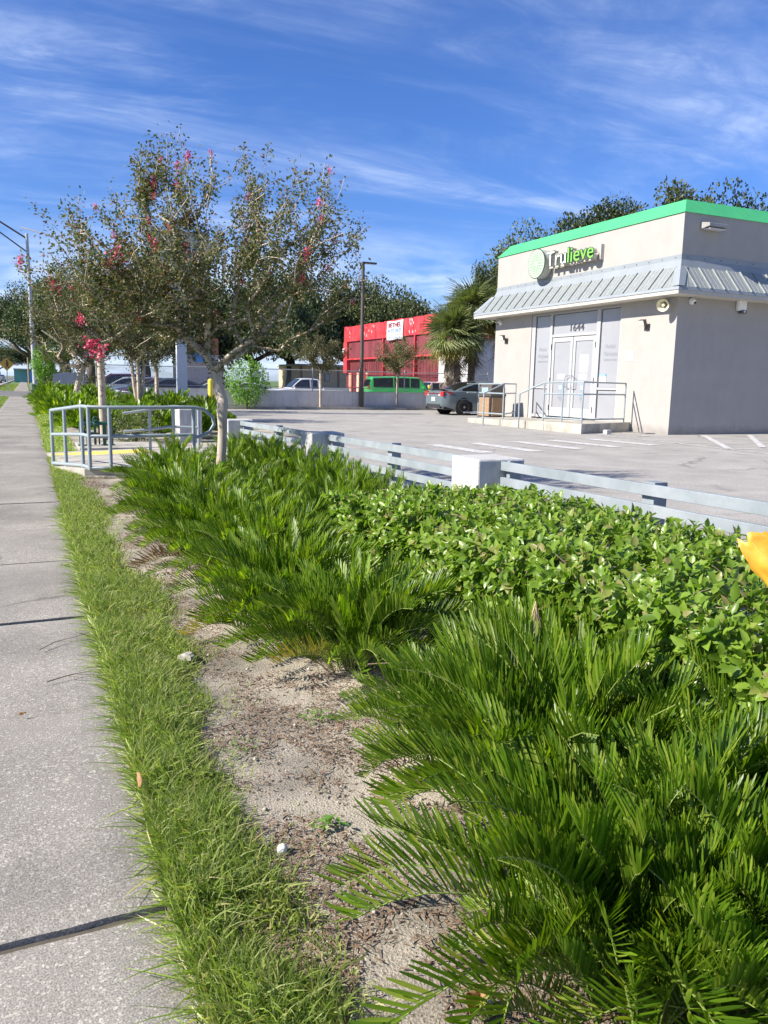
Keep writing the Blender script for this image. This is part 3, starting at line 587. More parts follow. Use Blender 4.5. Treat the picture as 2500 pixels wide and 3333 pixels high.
for yl, wd in ((22.97, .58), (19.56, .62)):
    text('Medical', .20, 'ink_soft', bd, (FX+.010, yl-.05, 2.42), lr, shear=.25, width=wd*.78, name='window_lettering', extrude=.001)
    text('Marijuana', .20, 'ink_soft', bd, (FX+.010, yl, 2.20), lr, shear=.25, width=wd, name='window_lettering', extrude=.001)
    text('Treatment Center', .11, 'ink_soft', bd, (FX+.010, yl, 2.05), lr, shear=.25, width=wd, name='window_lettering', extrude=.001)
MB().box(BX-.012, 18.14, 2.03, BX-.001, 18.46, 2.32).build('wall_plaque', 'paper', bd)
text('E711', .10, P('pale_print', (.45, .55, .60), .6), bd, (BX-.014, 18.40, 2.14), lr, name='plaque_print', width=.18)

# shop sign
sg = thing('shop_sign', (BX-.25, 22.7, 4.7), 'round pale green dotted disc and raised shop name letters on parapet', 'sign')
MB().disc((BX-.04, 22.72, 5.27), (-1, 0, 0), .46, .31, 40).build('disc_body', P('disc_side', (.42, .43, .38), .4, var=.02), sg, smooth=True)
MB().disc((BX-.35, 22.72, 5.27), (-1, 0, 0), .482, .012, 40).build('disc_rim', P('disc_rim', (.03, .06, .03), .4), sg)
MB().disc((BX-.362, 22.72, 5.27), (-1, 0, 0), .455, .008, 40).build('disc_face', P('disc_face', (.40, .47, .37), .35, var=.02), sg)
for k, (r_, n_) in enumerate(((.12, 8), (.19, 13), (.26, 18), (.33, 22), (.395, 24))):
    for a in range(n_):
        th = 2*PI*a/n_+k*.2
        MB().disc((BX-.3695, 22.72+r_*math.cos(th), 5.27+r_*math.sin(th)), (-1, 0, 0), .022+.006*(k < 3), .003, 8).build('disc_dot', 'dot_green', sg)
MB().box(BX-.20, 19.9, 5.06, BX-.12, 22.2, 5.16).build('raceway', 'fascia', sg)
MB().box(BX-.12, 19.75, 5.06, BX-.002, 19.84, 5.50).build('raceway_bracket', 'fascia', sg)
text('Trulieve', .66, 'fascia', sg, (BX-.275, 22.17, 5.10), lr, name='letter', extrude=.075, split=True, width=2.36, bold=.006)
text('Trulieve', .66, 'sign_side', sg, (BX-.3555, 22.17, 5.10), lr, name='letter_rim', extrude=.005, split=True, width=2.40, bold=.020)
text('Trulieve', .66, lambda i: 'sign_white' if i < 3 else 'sign_green', sg, (BX-.364, 22.17, 5.10), lr, name='letter_face', extrude=.002, split=True, width=2.36, bold=-.002)

# fittings on the walls
def flood(x, y, z, lab):
    t = thing('flood_light', (x, y, z), lab, 'flood light', 'twin small flood lights on the front wall')
    MB().obox((x-.03, y, z-.12), (.06, .12, .12)).build('mount', 'brown_pole', t, bevel=.01)
    MB().tube([(x-.05, y, z-.10), (x-.12, y+.02, z)], .03, 8).build('arm', 'brown_pole', t)
    c = Vector((x-.17, y+.03, z+.02)); ax = Vector((-.94, .1, -.33)).normalized(); sd = Vector((0, 1, 0)); u = ax.cross(sd).normalized(); sd = u.cross(ax)
    MB().obox(c, (.10, .24, .17), axes=(ax, sd, u)).build('housing', 'brown_pole', t, bevel=.01)
    MB().obox(c+ax*.052, (.006, .20, .13), axes=(ax, sd, u)).build('lens', P('flood_lens', (.80, .78, .62), .25, var=.03), t)
flood(BX, 24.86, 2.95, 'small bronze flood light on the front wall left of the entrance')
flood(BX, 17.66, 3.05, 'small bronze flood light on the front wall right of the entrance')
hn = thing('horn_speaker', (BX-.3, 16.8, 3.5), 'cream horn loudspeaker bracketed under the eave at the building corner', 'loudspeaker')
hc = Vector((15.68, 16.74, 3.46)); ax = Vector((-.75, -.50, -.16)).normalized()
MB().tube([hc-ax*.30, hc-ax*.22, hc-ax*.12, hc-ax*.02, hc+ax*.03], [.05, .06, .09, .155, .17], 24, caps=False).tube([hc+ax*.03, hc-ax*.10, hc-ax*.20], [.163, .085, .05], 24, caps=False).disc(hc-ax*.20, -ax, .05, .01, 16).build('bell', P('cream_plastic', (.66, .62, .46), .5, var=.04), hn, smooth=True)
MB().tube([hc-ax*.2, hc+ax*.0], [.05, .04], 12).build('throat', P('cream_inner', (.5, .47, .36), .6), hn, smooth=True)
MB().tube([hc-ax*.28, (BX-.12, 16.98, 3.6), (BX-.01, 16.98, 3.6)], .018, 8).obox((BX-.02, 16.98, 3.6), (.04, .12, .10)).build('bracket', 'galv', hn)
def dome(c, d, lab):
    t = thing('dome_camera', c, lab, 'security camera', 'dome cameras under the eaves'); c = Vector(c); d = Vector(d).normalized()
    MB().disc(c, d, .09, .05, 20).build('base', 'white', t, smooth=True)
    MB().sphere(c+d*.08, .068, 16, 10).build('ball', 'white', t, smooth=True)
    MB().disc(c+d*.10+Vector((0, 0, -.02)), d+Vector((0, 0, -.5)), .036, .05, 14).build('lens', 'dark', t)
dome((BX-.01, 25.30, 3.52), (-1, -.1, -.1), 'white dome camera under the eave at the far end of the front wall')
dome((16.50, BY-.01, 3.60), (.1, -1, -.1), 'white dome camera just around the near corner of the building')
bx = thing('siren_box', (18.3, BY-.05, 3.38), 'white rounded siren box with small camera on the shaded side wall', 'siren box')
MB().box(18.16, BY-.13, 3.44, 18.46, BY-.004, 3.82).build('housing', 'white', bx, bevel=.03)
MB().box(18.24, BY-.15, 3.37, 18.44, BY-.04, 3.45).build('camera_head', 'ink', bx, bevel=.01)
MB().disc((18.35, BY-.15, 3.41), (0, -1, 0), .025, .01, 12).build('lens', 'white', bx)
wp = thing('wall_light', (16.95, BY-.2, 5.5), 'bronze wedge shaped wall light on the shaded side parapet', 'wall light')
MB().add([(16.62, BY, 5.47), (17.30, BY, 5.47), (17.30, BY-.32, 5.52), (16.62, BY-.32, 5.52), (16.62, BY, 5.66), (17.30, BY, 5.66), (17.30, BY-.32, 5.60), (16.62, BY-.32, 5.60)], [(0, 1, 2, 3), (4, 5, 6, 7), (0, 1, 5, 4), (1, 2, 6, 5), (2, 3, 7, 6), (3, 0, 4, 7)]).build('housing', P('bronze_fixture', (.30, .29, .28), .5), wp, bevel=.008)
MB().box(16.68, BY-.29, 5.462, 17.24, BY-.04, 5.478).build('lens', 'paper', wp)

# entrance platform
pf = thing('entrance_platform', (14.8, 20.5, 0), 'low tan concrete entrance platform under the door railings', 'platform')
segs = [(17.25, 18.95, .265, .25), (18.97, 21.15, .25, .185), (21.17, 23.3, .185, .15)]
for (y0, y1, za, zb) in segs:
    xf0 = 13.62; MB().add([(xf0, y0, -.3), (BX-.002, y0+(.85 if y0 < 17.3 else 0), -.3), (BX-.002, y1+.8, -.3), (xf0, y1, -.3),
              (xf0, y0, za), (BX-.002, y0+(.85 if y0 < 17.3 else 0), za+.005), (BX-.002, y1+.8, zb+.005), (xf0, y1, zb)] if y1 > 23 else
             [(xf0, y0, -.3), (BX-.002, y0+(.85 if y0 < 17.3 else 0), -.3), (BX-.002, y1, -.3), (xf0, y1, -.3), (xf0, y0, za), (BX-.002, y0+(.85 if y0 < 17.3 else 0), za+.005), (BX-.002, y1, zb+.005), (xf0, y1, zb)],
             [(0, 3, 2, 1), (4, 5, 6, 7), (0, 1, 5, 4), (1, 2, 6, 5), (2, 3, 7, 6), (3, 0, 4, 7)]).build('platform_slab', 'conc', pf)
MB().box(15.2, 23.3, -.2, BX-.003, 25.0, .15).build('rear_slab', 'conc', pf)
MB().box(15.6, 16.95, .0, 15.95, 17.2, .02).build('dark_patch', 'road', pf)
pr = MB().box(14.05, 17.7, .262, 14.35, 18.0, .27)
blk = MB().box(14.25, 16.95, .0, 14.40, 17.12, .12).build('block', 'conc_paint', None, bevel=.01); blk.name = 'concrete_block'; tag(blk, 'tiny white block lying on the asphalt by the platform corner', 'block')
def rail_thing(label, grp, posts, bars, r=.024, name='handrail', mat='pipe_grey'):
    t = thing(name, posts[0][0], label, 'handrail', grp)
    for a, b in posts: MB().tube([a, b], r, 10).build('post', mat, t, smooth=True)
    for b in bars: MB().tube(b, r*.95, 10).build('bar', mat, t, smooth=True)
    return t
A, B, C_, D_, E_ = (13.42, 19.65), (13.75, 19.2), (13.78, 18.35), (13.85, 17.55), (15.80, 18.15)
rail_thing('grey pipe railing along the right half of the entrance platform', 'pipe railings of the entrance platform',
    [((13.38, 19.9, 0), (13.38, 19.9, 1.02)), ((*B, .2), (*B, 1.36)), ((*C_, .22), (*C_, 1.38)), ((*D_, .25), (*D_, 1.39)), ((15.75, 18.05, .25), (15.75, 18.05, 1.38))],
    [[(13.38, 19.9, 1.02), (*B, 1.36)], [(*B, 1.36), (*C_, 1.38), (*D_, 1.39), (15.75, 18.05, 1.38)], [(*B, 1.04), (*D_, 1.06), (15.75, 18.05, 1.06)], [(*B, .36), (*D_, .37), (15.75, 18.05, .37)]])
rail_thing('grey pipe railing beside the trash receptacle left of the entrance', 'pipe railings of the entrance platform',
    [((13.0, 21.3, 0), (13.0, 21.3, 1.0)), ((13.85, 21.5, .18), (13.85, 21.5, 1.31)), ((15.25, 22.93, .18), (15.25, 22.93, 1.31)), ((13.95, 23.2, .15), (13.95, 23.2, 1.29))],
    [[(13.0, 21.3, 1.0), (13.85, 21.5, 1.31)], [(13.5, 23.2, 1.29), (13.95, 23.2, 1.29), (13.85, 21.5, 1.31), (15.25, 22.93, 1.31)], [(13.5, 23.2, 1.0), (13.95, 23.2, 1.0), (13.85, 21.5, 1.0), (15.25, 22.93, 1.0)], [(13.4, 23.2, .33), (13.95, 23.2, .33), (13.85, 21.5, .35), (15.25, 22.93, .35)]])
# trash receptacle
tr = thing('trash_receptacle', (14.95, 23.95, .15), 'square trash receptacle with brown pebble panels and dark hood lid', 'trash can', rz=R(8))
tz = 0
MB().box(-.33, -.33, 0, .33, .33, .72).build('body', 'dark', tr, world=False)
for ang in range(4):
    o = MB().obox((-.345*math.cos(ang*PI/2), -.345*math.sin(ang*PI/2), .36), (.03, .56, .64), rz=ang*PI/2).build('pebble_panel', 'pebble', tr, world=False, bevel=.006)
MB().box(-.35, -.35, .72, .35, .35, .80).build('rim', 'brown_pole', tr, world=False, bevel=.01)
hood = MB(); prof = [(-.33, .80), (-.33, .98)]+[(-.33*math.cos(a*PI/8), .98+.20*math.sin(a*PI/8)) for a in range(1, 8)]+[(.33, .98), (.33, .80)]
hood.prism(prof, -.31, .31, 'y').build('hood', 'brown_pole', tr, world=False, bevel=.01)
MB().box(-.335, -.17, .86, -.325, .17, 1.02).build('flap', P('blue_flap', (.28, .45, .52), .3), tr, world=False)

# ================================================================== LOT SURROUNDINGS
wl = thing('low_wall', (13.8, 35, 0), 'long low grey painted wall along the back of the lot', 'wall')
for x0, x1, h in ((4.7, 9.55, .83), (9.56, 14.1, .80), (14.11, 18.6, .79), (18.61, 24.0, .79)):
    MB().box(x0, 35.0, -.1, x1, 35.2, h).build('wall_panel', 'wall_grey', wl)
    MB().box(x0+.005, 34.985, h, x1-.005, 35.215, h+.035).build('wall_coping', 'conc_paint', wl)
wl2 = thing('low_wall', (3.8, 35, 0), 'short lower end section of the pale wall in front of the parked cars', 'wall')
MB().box(2.9, 35.0, -.1, 4.66, 35.2, .64).build('wall_panel', 'wall_grey', wl2); MB().box(2.9, 34.98, .64, 4.66, 35.22, .68).build('wall_coping', 'conc_paint', wl2)
# chain link fence
cf = thing('chain_link_fence', (12, 36.4, 0), 'galvanised chain link fence standing behind the low grey wall', 'fence')
for k in range(9): MB().tube([(2.8+k*2.45, 36.4, -.05), (2.8+k*2.45, 36.4, 1.86)], .03, 8).sphere((2.8+k*2.45, 36.4, 1.88), .035, 8, 5).build('fence_post', 'galv', cf)
MB().tube([(2.8, 36.4, 1.80), (22.4, 36.4, 1.80)], .021, 8).build('top_rail', 'galv', cf)
MB().tube([(2.8, 36.4, .98), (22.4, 36.4, .98)], .015, 6).build('mid_rail', 'galv', cf)
V = []; F = []
st = .085
for k in range(int((19.6+1.75)/st)):
    for sg_ in (0, 1):
        x0 = 2.8+k*st-1.75; x1 = x0+1.75; z0, z1 = (.05, 1.8) if sg_ == 0 else (1.8, .05)
        a0 = max(0, (2.8-x0)/1.75); a1 = min(1, (22.4-x0)/1.75)
        if a1 <= a0: continue
        p = Vector((x0+1.75*a0, 36.4, z0+(z1-z0)*a0)); q = Vector((x0+1.75*a1, 36.4, z0+(z1-z0)*a1)); n = Vector((-(q-p).z, 0, (q-p).x)).normalized()*.0028
        b = len(V); V += [p-n+Vector((0, -.002, 0)), p+n, q+n, q-n+Vector((0, -.002, 0)), p+Vector((0, .004, 0)), q+Vector((0, .004, 0))]; F += [(b, b+1, b+2, b+3), (b+1, b+4, b+5, b+2), (b+4, b, b+3, b+5)]
me = np_mesh('wire', [tuple(v-Vector((12, 36.4, 0))) for v in V], F); o = addobj('wire_mesh', me, 'galv', cf); o['kind'] = 'stuff'
ss = MB().box(9.65, 36.36, 1.42, 10.05, 36.375, 1.68).build('fence_sign', 'paper'); tag(ss, 'small white notice board wired to the chain link fence', 'sign')
MB().box(9.70, 36.352, 1.60, 10.0, 36.358, 1.625).box(9.72, 36.352, 1.545, 9.98, 36.358, 1.565).box(9.72, 36.352, 1.49, 9.92, 36.358, 1.51).build('sign_print', 'ink_soft', ss)
# lot lamp
lp = thing('lot_lamp', (14.42, 34.66, 0), 'tall slim bronze lamp post at the back wall of the lot', 'lamp post')
MB().prism([(14.42+.13*math.cos(a), 34.66+.13*math.sin(a)) for a in (PI/4, 3*PI/4, 5*PI/4, 7*PI/4)], 0, 1.0).build('pole_base', 'brown_pole', lp)
MB().tube([(14.42, 34.66, 0), (14.42, 34.66, 6.72)], [.095, .075], 12).build('pole', 'brown_pole', lp, smooth=True)
MB().box(14.36, 34.58, 6.66, 15.08, 34.76, 6.74).build('lamp_head', 'brown_pole', lp, bevel=.01)
MB().box(14.52, 34.60, 6.65, 15.04, 34.74, 6.665).build('lamp_lens', 'paper', lp)

# red building
RX = 23.4
rb = thing('red_shop', (RX, 51, 0), 'bright red metal fronted shop with barred lower windows and a banner', 'building')
MB().box(RX+.25, 38, -.1, RX+9, 60, 5.35).build('wall', 'red_deep', rb)
k = 0; y = 38.2
while y < 59.9:
    y1 = min(60.0, y+.78); dz = .10*noise.noise(Vector((y*.7, 0, 0)))
    MB().box(RX+.012*(k % 2), y, 4.42, RX+.24, y1-.015, 5.57+dz*.6).build('fascia_panel', 'red', rb); y = y1; k += 1
random.seed(11)
for _ in range(34):   # peeled paint flakes on the band
    yy = random.choice([58.8, 55.6, 54.2, 47.6, 47.9, 55.4])+random.gauss(0, .35); z = random.uniform(4.6, 5.45); s = random.uniform(.03, .10)
    n = 7; MB().prism([(yy+s*random.uniform(.4, 1)*math.cos(a*2*PI/n), z+1.4*s*random.uniform(.4, 1)*math.sin(a*2*PI/n)) for a in range(n)], RX-.006, RX-.001, 'x').build('peeled_patch', 'red_chip', rb)
MB().box(RX-.02, 59.25, 2.0, RX+.24, 60.05, 4.42).build('corner_pillar', 'red', rb)
for y in (52.4, 47.3, 42.2): MB().box(RX, y-.07, .1, RX+.2, y+.07, 4.42).build('red_post', 'red', rb)
for y0, y1 in ((52.47, 59.24), (47.37, 52.33), (42.27, 47.23), (38.2, 42.13)):
    MB().box(RX+.14, y0, 3.14, RX+.18, y1, 4.41).build('screen_panel', 'red_screen', rb); MB().box(RX-.01, y0, 3.0, RX+.12, y1, 3.12).build('cross_rail', 'red', rb)
MB().box(RX+.1, 58.6, 0, RX+.22, 59.2, 2.0).build('salmon_pier', 'salmon', rb); MB().box(RX+.1, 57.0, 0, RX+.22, 57.5, 2.0).build('salmon_pier', 'tan', rb); MB().box(RX+.1, 55.3, 0, RX+.22, 55.7, 2.0).build('salmon_pier', 'tan', rb)
MB().box(RX+.12, 55.9, 0, RX+.2, 56.8, 2.3).build('door', 'red_screen', rb)
y = 38.4
while y < 59.2:
    MB().box(RX+.02, y, .1, RX+.04, y+.025, 2.98).build('window_bar', 'red_bar', rb); y += .42
for z in (.9, 1.9): MB().box(RX+.045, 38.3, z, RX+.07, 59.2, z+.03).build('bar_tie', 'red', rb)
MB().box(RX-.2, 59.6, 3.55, RX-.02, 59.85, 3.9).build('wall_lamp', 'white', rb, bevel=.05)
bn = thing('shop_banner', (RX-.06, 50.3, 4.23), 'white vinyl banner with red and blue lettering hung on the red facade', 'banner')
bm_ = MB(); ny, nz = 14, 8; vs = []
for j in range(nz+1):
    for i in range(ny+1):
        u = i/ny; v = j/nz; vs.append((RX-.05-.02*math.sin(u*9)*(1-v), 51.62-2.62*u+.03*math.sin(v*5), 4.22+1.30*v-.05*math.sin(u*PI)*(v > .9)-.04*(1-v)*math.sin(u*7)))
bm_.add(vs, [(j*(ny+1)+i, j*(ny+1)+i+1, (j+1)*(ny+1)+i+1, (j+1)*(ny+1)+i) for j in range(nz) for i in range(ny)])
o = bm_.build('banner_sheet', 'paper', bn, smooth=True); md = o.modifiers.new('s', 'SOLIDIFY'); md.thickness = .012; md.offset = 1
for s_, sz, mt, z, wd, bo in (('BETHEL', .44, 'ink_red', 5.08, 2.05, .006), ('AUTO SALES', .33, 'ink_blue', 4.74, 2.2, .003), ('FINANCING AVAILABLE', .19, 'ink_red2', 4.53, 2.25, .0), ('CLEAN PRE OWNED CARS', .19, 'ink_blue', 4.33, 2.05, .0)):
    text(s_, sz, mt, bn, (RX-.085, 51.62-(2.62-wd)/2, z), (0, -1, 0), name='banner_letter' if s_ == 'BETHEL' else 'banner_line', width=wd, bold=bo, split=(s_ == 'BETHEL'))
rf = thing('red_bar_fence', (19.6, 39.9, 0), 'low red steel bar fence in front of the red shop behind the green car', 'fence')
for k in range(34): MB().box(17.6+k*.135, 41.49, 0, 17.62+k*.135, 41.51, 1.68).build('fence_bar', 'red', rf)
for z in (1.62, .3): MB().box(17.55, 41.47, z, 22.2, 41.53, z+.05).build('fence_rail', 'red', rf)
for x in (17.5, 22.2): MB().box(x, 41.46, 0, x+.06, 41.54, 1.75).build('fence_post', 'red', rf)

# tan building far behind the pickup
tb = thing('tan_building', (29, 75, 0), 'low tan building with flat white roof edge beyond the pickup', 'building')
MB().box(24.6, 75, 0, 34, 82, 2.75).build('wall', 'tan', tb); MB().box(24.2, 74.3, 2.75, 34.3, 82, 2.95).build('roof', 'conc_paint', tb)
for x in (24.7, 26.6, 28.6, 30.6): MB().box(x, 74.9, 0, x+.16, 74.99, 2.74).build('pilaster', 'tan_trim', tb)
wn = MB().box(27.2, 74.93, 1.3, 27.75, 74.99, 2.1).build('window', 'tan_trim', tb); MB().box(27.27, 74.9, 1.38, 27.68, 74.93, 2.02).build('pane', 'paper', wn)
gb = thing('grey_outbuilding', (25.5, 38.5, 0), 'plain grey wall of a building in shade behind the palms', 'building')
MB().box(21.9, 37.4, 0, 34, 41, 3.6).build('wall', 'wall_grey', gb); MB().box(21.8, 37.3, 3.6, 34.1, 41.1, 3.75).build('roof', 'conc', gb)
bc_ = thing('brick_building', (13.5, 66, 0), 'brown brick upper wall with blue awning glimpsed behind the large crape myrtle', 'building')
MB().box(11.6, 64, 0, 14.2, 70, 3.2).build('wall', 'conc_paint', bc_); MB().box(11.6, 64, 3.25, 14.2, 70, 4.5).build('brick_band', P('brown_brick', (.30, .14, .09), .9, var=.2, scale=5), bc_); MB().box(12.3, 63.4, 2.6, 13.4, 64, 3.4).build('awning', 'notice_blue', bc_)

# tall pylon sign
py = thing('pylon_sign', (5.3, 30, 0), 'tall pale pylon sign with blank grey cabinet behind the crape myrtle', 'sign')
MB().box(5.10, 29.85, -.05, 5.46, 30.1, 6.9).build('post', P('pale_blue_post', (.50, .54, .62), .6, var=.05), py)
MB().box(4.35, 29.7, 4.3, 6.3, 30.25, 6.4).build('cabinet', 'wood_grey', py); MB().box(4.42, 29.67, 4.37, 6.23, 29.70, 6.33).build('cabinet_face', P('grey_face', (.42, .45, .50), .5, var=.08), py)
MB().box(4.31, 29.66, 6.4, 6.34, 30.29, 6.46).build('cabinet_trim', 'galv', py)
def bollard(x, y, h, lab):
    o = MB().tube([(x, y, -.02), (x, y, h-.05), (x, y, h)], [.085, .085, .03], 14).build('bollard', 'yellow', None, smooth=True); tag(o, lab, 'bollard')
bollard(5.62, 26.6, 1.28, 'tall yellow bollard left of the main crape myrtle trunk'); bollard(6.15, 28.0, 1.42, 'yellow bollard seen through the fork of the large crape myrtle'); bollard(20.05, 38.6, 1.20, 'yellow bollard between the green car and the grey sedan')

# small grey board fence and post
bf = thing('board_fence', (2.1, 44, 0), 'short grey vertical board fence behind the far crape myrtle', 'fence')
for k in range(15): MB().box(1.30+k*.095, 44, 0, 1.39+k*.095, 44.03, 1.38+.10*math.sin(k/14*PI)+random.uniform(-.01, .01)).build('board', 'wood_grey', bf)
for z in (.4, 1.15): MB().box(1.3, 44.03, z, 2.72, 44.07, z+.08).build('fence_rail', 'wood_grey', bf)
o = MB().box(2.74, 43.9, 0, 2.84, 44.0, 1.62).build('fence_post', 'metal_grey'); tag(o, 'square grey post at the right end of the board fence', 'post')

# street light, sign, utility poles and wires
sl_ = thing('street_light', (.55, 54.2, 0), 'tall grey street light with long twin tube arms over the road', 'street light')
MB().box(.30, 53.95, 0, .80, 54.45, .78).build('pole_base', 'galv', sl_, bevel=.03)
MB().tube([(.55, 54.2, .7), (.50, 54.2, 9.75)], [.15, .085], 14).build('pole', P('aluminium_pole', (.42, .44, .45), .5, metal=.3, var=.08, scale=1), sl_, smooth=True)
MB().tube([(.50, 54.2, 9.45), (-1.6, 54.2, 10.7), (-4.0, 54.2, 11.6)], .05, 8).tube([(.50, 54.2, 8.65), (-1.6, 54.2, 10.15), (-4.0, 54.2, 11.3)], .04, 8).build('arm', 'brown_pole', sl_)
MB().tube([(-1.6, 54.2, 10.15), (-1.6, 54.2, 10.7)], .03, 6).build('arm_strut', 'brown_pole', sl_)
MB().box(-4.8, 54.05, 11.45, -3.95, 54.35, 11.6).build('lamp_head', 'galv', sl_, bevel=.03)
MB().tube([(.0, 54.2, 7.45), (.85, 54.2, 7.45)], .03, 6).build('bracket', 'galv', sl_)
ps = thing('crossing_sign', (-1.38, 75, 0), 'yellow diamond pedestrian crossing sign on a thin post by the road', 'road sign')
MB().box(-1.42, 75.0, 0, -1.34, 75.05, 2.0).build('post', 'white', ps)
zc = 2.2; s_ = .56
MB().prism([(-1.38-s_, zc), (-1.38, zc-s_), (-1.38+s_, zc), (-1.38, zc+s_)], 74.93, 74.97, 'y').build('sign_plate', P('sign_amber', (.72, .40, .05), .5, var=.04), ps)
fg = MB(); yy = 74.91
def limb(a, b, r): a = Vector((-1.38+a[0]*.82, yy, zc+a[1]*.82)); b = Vector((-1.38+b[0]*.82, yy, zc+b[1]*.82)); fg.tube([a, b], r, 6)
fg.disc((-1.37, yy+.005, zc+.29), (0, -1, 0), .065, .01, 12)
limb((0, .25), (0, -.02), .065); limb((.02, .25), (-.13, .10), .028); limb((-.13, .10), (-.19, .13), .025); limb((0, .25), (.13, .14), .028); limb((.13, .14), (.15, .0), .025); limb((.0, 0), (-.10, -.36), .038); limb((.02, 0), (.17, -.36), .038)
fg.build('walking_figure', 'dark', ps)
def upole(x, y, h, r, lab, arms=True, mat='tan_trim'):
    t = thing('utility_pole', (x, y, 0), lab, 'utility pole', 'wooden utility poles along the road')
    MB().tube([(x, y, 0), (x, y, h)], [r, r*.7], 8).build('pole', mat, t)
    if arms: MB().box(x-1.2, y-.05, h-.8, x+1.2, y+.05, h-.68).build('crossarm', mat, t)
upole(1.05, 118, 6.4, .14, 'thin wooden pole close behind the street light near the verge', False); upole(.55, 150, 6.8, .15, 'farther thin pole at the verge', False)
upole(-21, 150, 11, .16, 'utility pole with crossarm across the road left edge'); upole(-22, 210, 11, .16, 'more distant utility pole across the road'); upole(-20.5, 95, 11, .16, 'nearest utility pole across the road')
for k, (dx, z) in enumerate(((-1.1, 10.3), (0, 10.9), (1.1, 10.3), (.1, 8.2), (.1, 7.6))):
    pts = []
    for a, b in ((40, 95), (95, 150), (150, 210), (210, 330)):
        for q in range(9): t_ = q/8; pts.append((-20.8+dx-.2*(a > 120), a+(b-a)*t_, z-.9*4*t_*(1-t_)*.5))
    o = MB().tube(pts, .022, 4).build('overhead_wire', 'dark'); tag(o, ['left of the three upper overhead wires across the road', 'topmost overhead wire across the road', 'right of the three upper overhead wires across the road', 'thick overhead cable below the crossarms', 'lowest overhead cable on the poles across the road'][k], 'wire', 'overhead wires over the road')
o = MB().tube([(-24, 170, 7.0), (6, 170, 6.9)], .03, 4).build('span_wire', 'dark'); tag(o, 'span wire across the road carrying the traffic light', 'wire')
tl = thing('traffic_light', (-9, 170, 5.7), 'red traffic light hanging over the road in the distance', 'traffic light')
MB().box(-9.2, 169.9, 5.8, -8.8, 170.2, 6.9).build('housing', 'dark', tl)
rl, t_, b_ = newmat('red_lamp'); b_.inputs['Base Color'].default_value = (.8, .02, .02, 1); b_.inputs['Emission Color'].default_value = (1, .05, .04, 1); b_.inputs['Emission Strength'].default_value = 2
MB().disc((-9, 169.89, 6.7), (0, -1, 0), .16, .02, 12).build('red_lens', rl, tl)
MB().disc((-9, 169.89, 6.35), (0, -1, 0), .13, .02, 12).disc((-9, 169.89, 6.02), (0, -1, 0), .13, .02, 12).build('unlit_lens', 'brown_pole', tl)
tc_ = thing('far_shop', (4, 175, 0), 'distant shop with teal and blue front beyond the trees', 'building')
MB().box(-2.0, 175, 0, 6, 185, 2.5).build('wall', P('teal_wall', (.12, .30, .30), .7, var=.2, scale=.5), tc_); MB().box(.6, 174.8, 0, 2.4, 175, 2.3).build('blue_panel', 'notice_blue', tc_); MB().box(-2.1, 174.5, 2.5, 6.1, 185, 2.7).build('roof', 'conc', tc_)

# ================================================================== VEHICLES
def interp(pts, n):
    xs = [p[0] for p in pts]; out = []
    for i in range(n):
        x = xs[0]+(xs[-1]-xs[0])*i/(n-1)
        for k in range(len(pts)-1):
            if xs[k] <= x <= xs[k+1]+1e-9:
                t = (x-xs[k])/(xs[k+1]-xs[k]); t2 = t*t*(3-2*t)*.5+t*.5
                out.append((x,)+tuple(a+(b-a)*t2 for a, b in zip(pts[k][1:], pts[k+1][1:]))); break
    return out
def loft(secs, name, mat, parent):
    mb = MB(); n = len(secs[0]); vs = [p for s in secs for p in s]; fs = []
    for i in range(len(secs)-1):
        for k in range(n-1): fs.append((i*n+k, i*n+k+1, (i+1)*n+k+1, (i+1)*n+k))
    fs.append(tuple(range(n))); fs.append(tuple((len(secs)-1)*n+k for k in range(n))[::-1])
    mb.add(vs, fs); o = mb.build(name, mat, parent, smooth=True, world=False); return o
def carpaint(name, c): return P(name, c, .28, metal=.25, var=.03, scale=1, coat=.8, spec=.5)
RIMS = {}
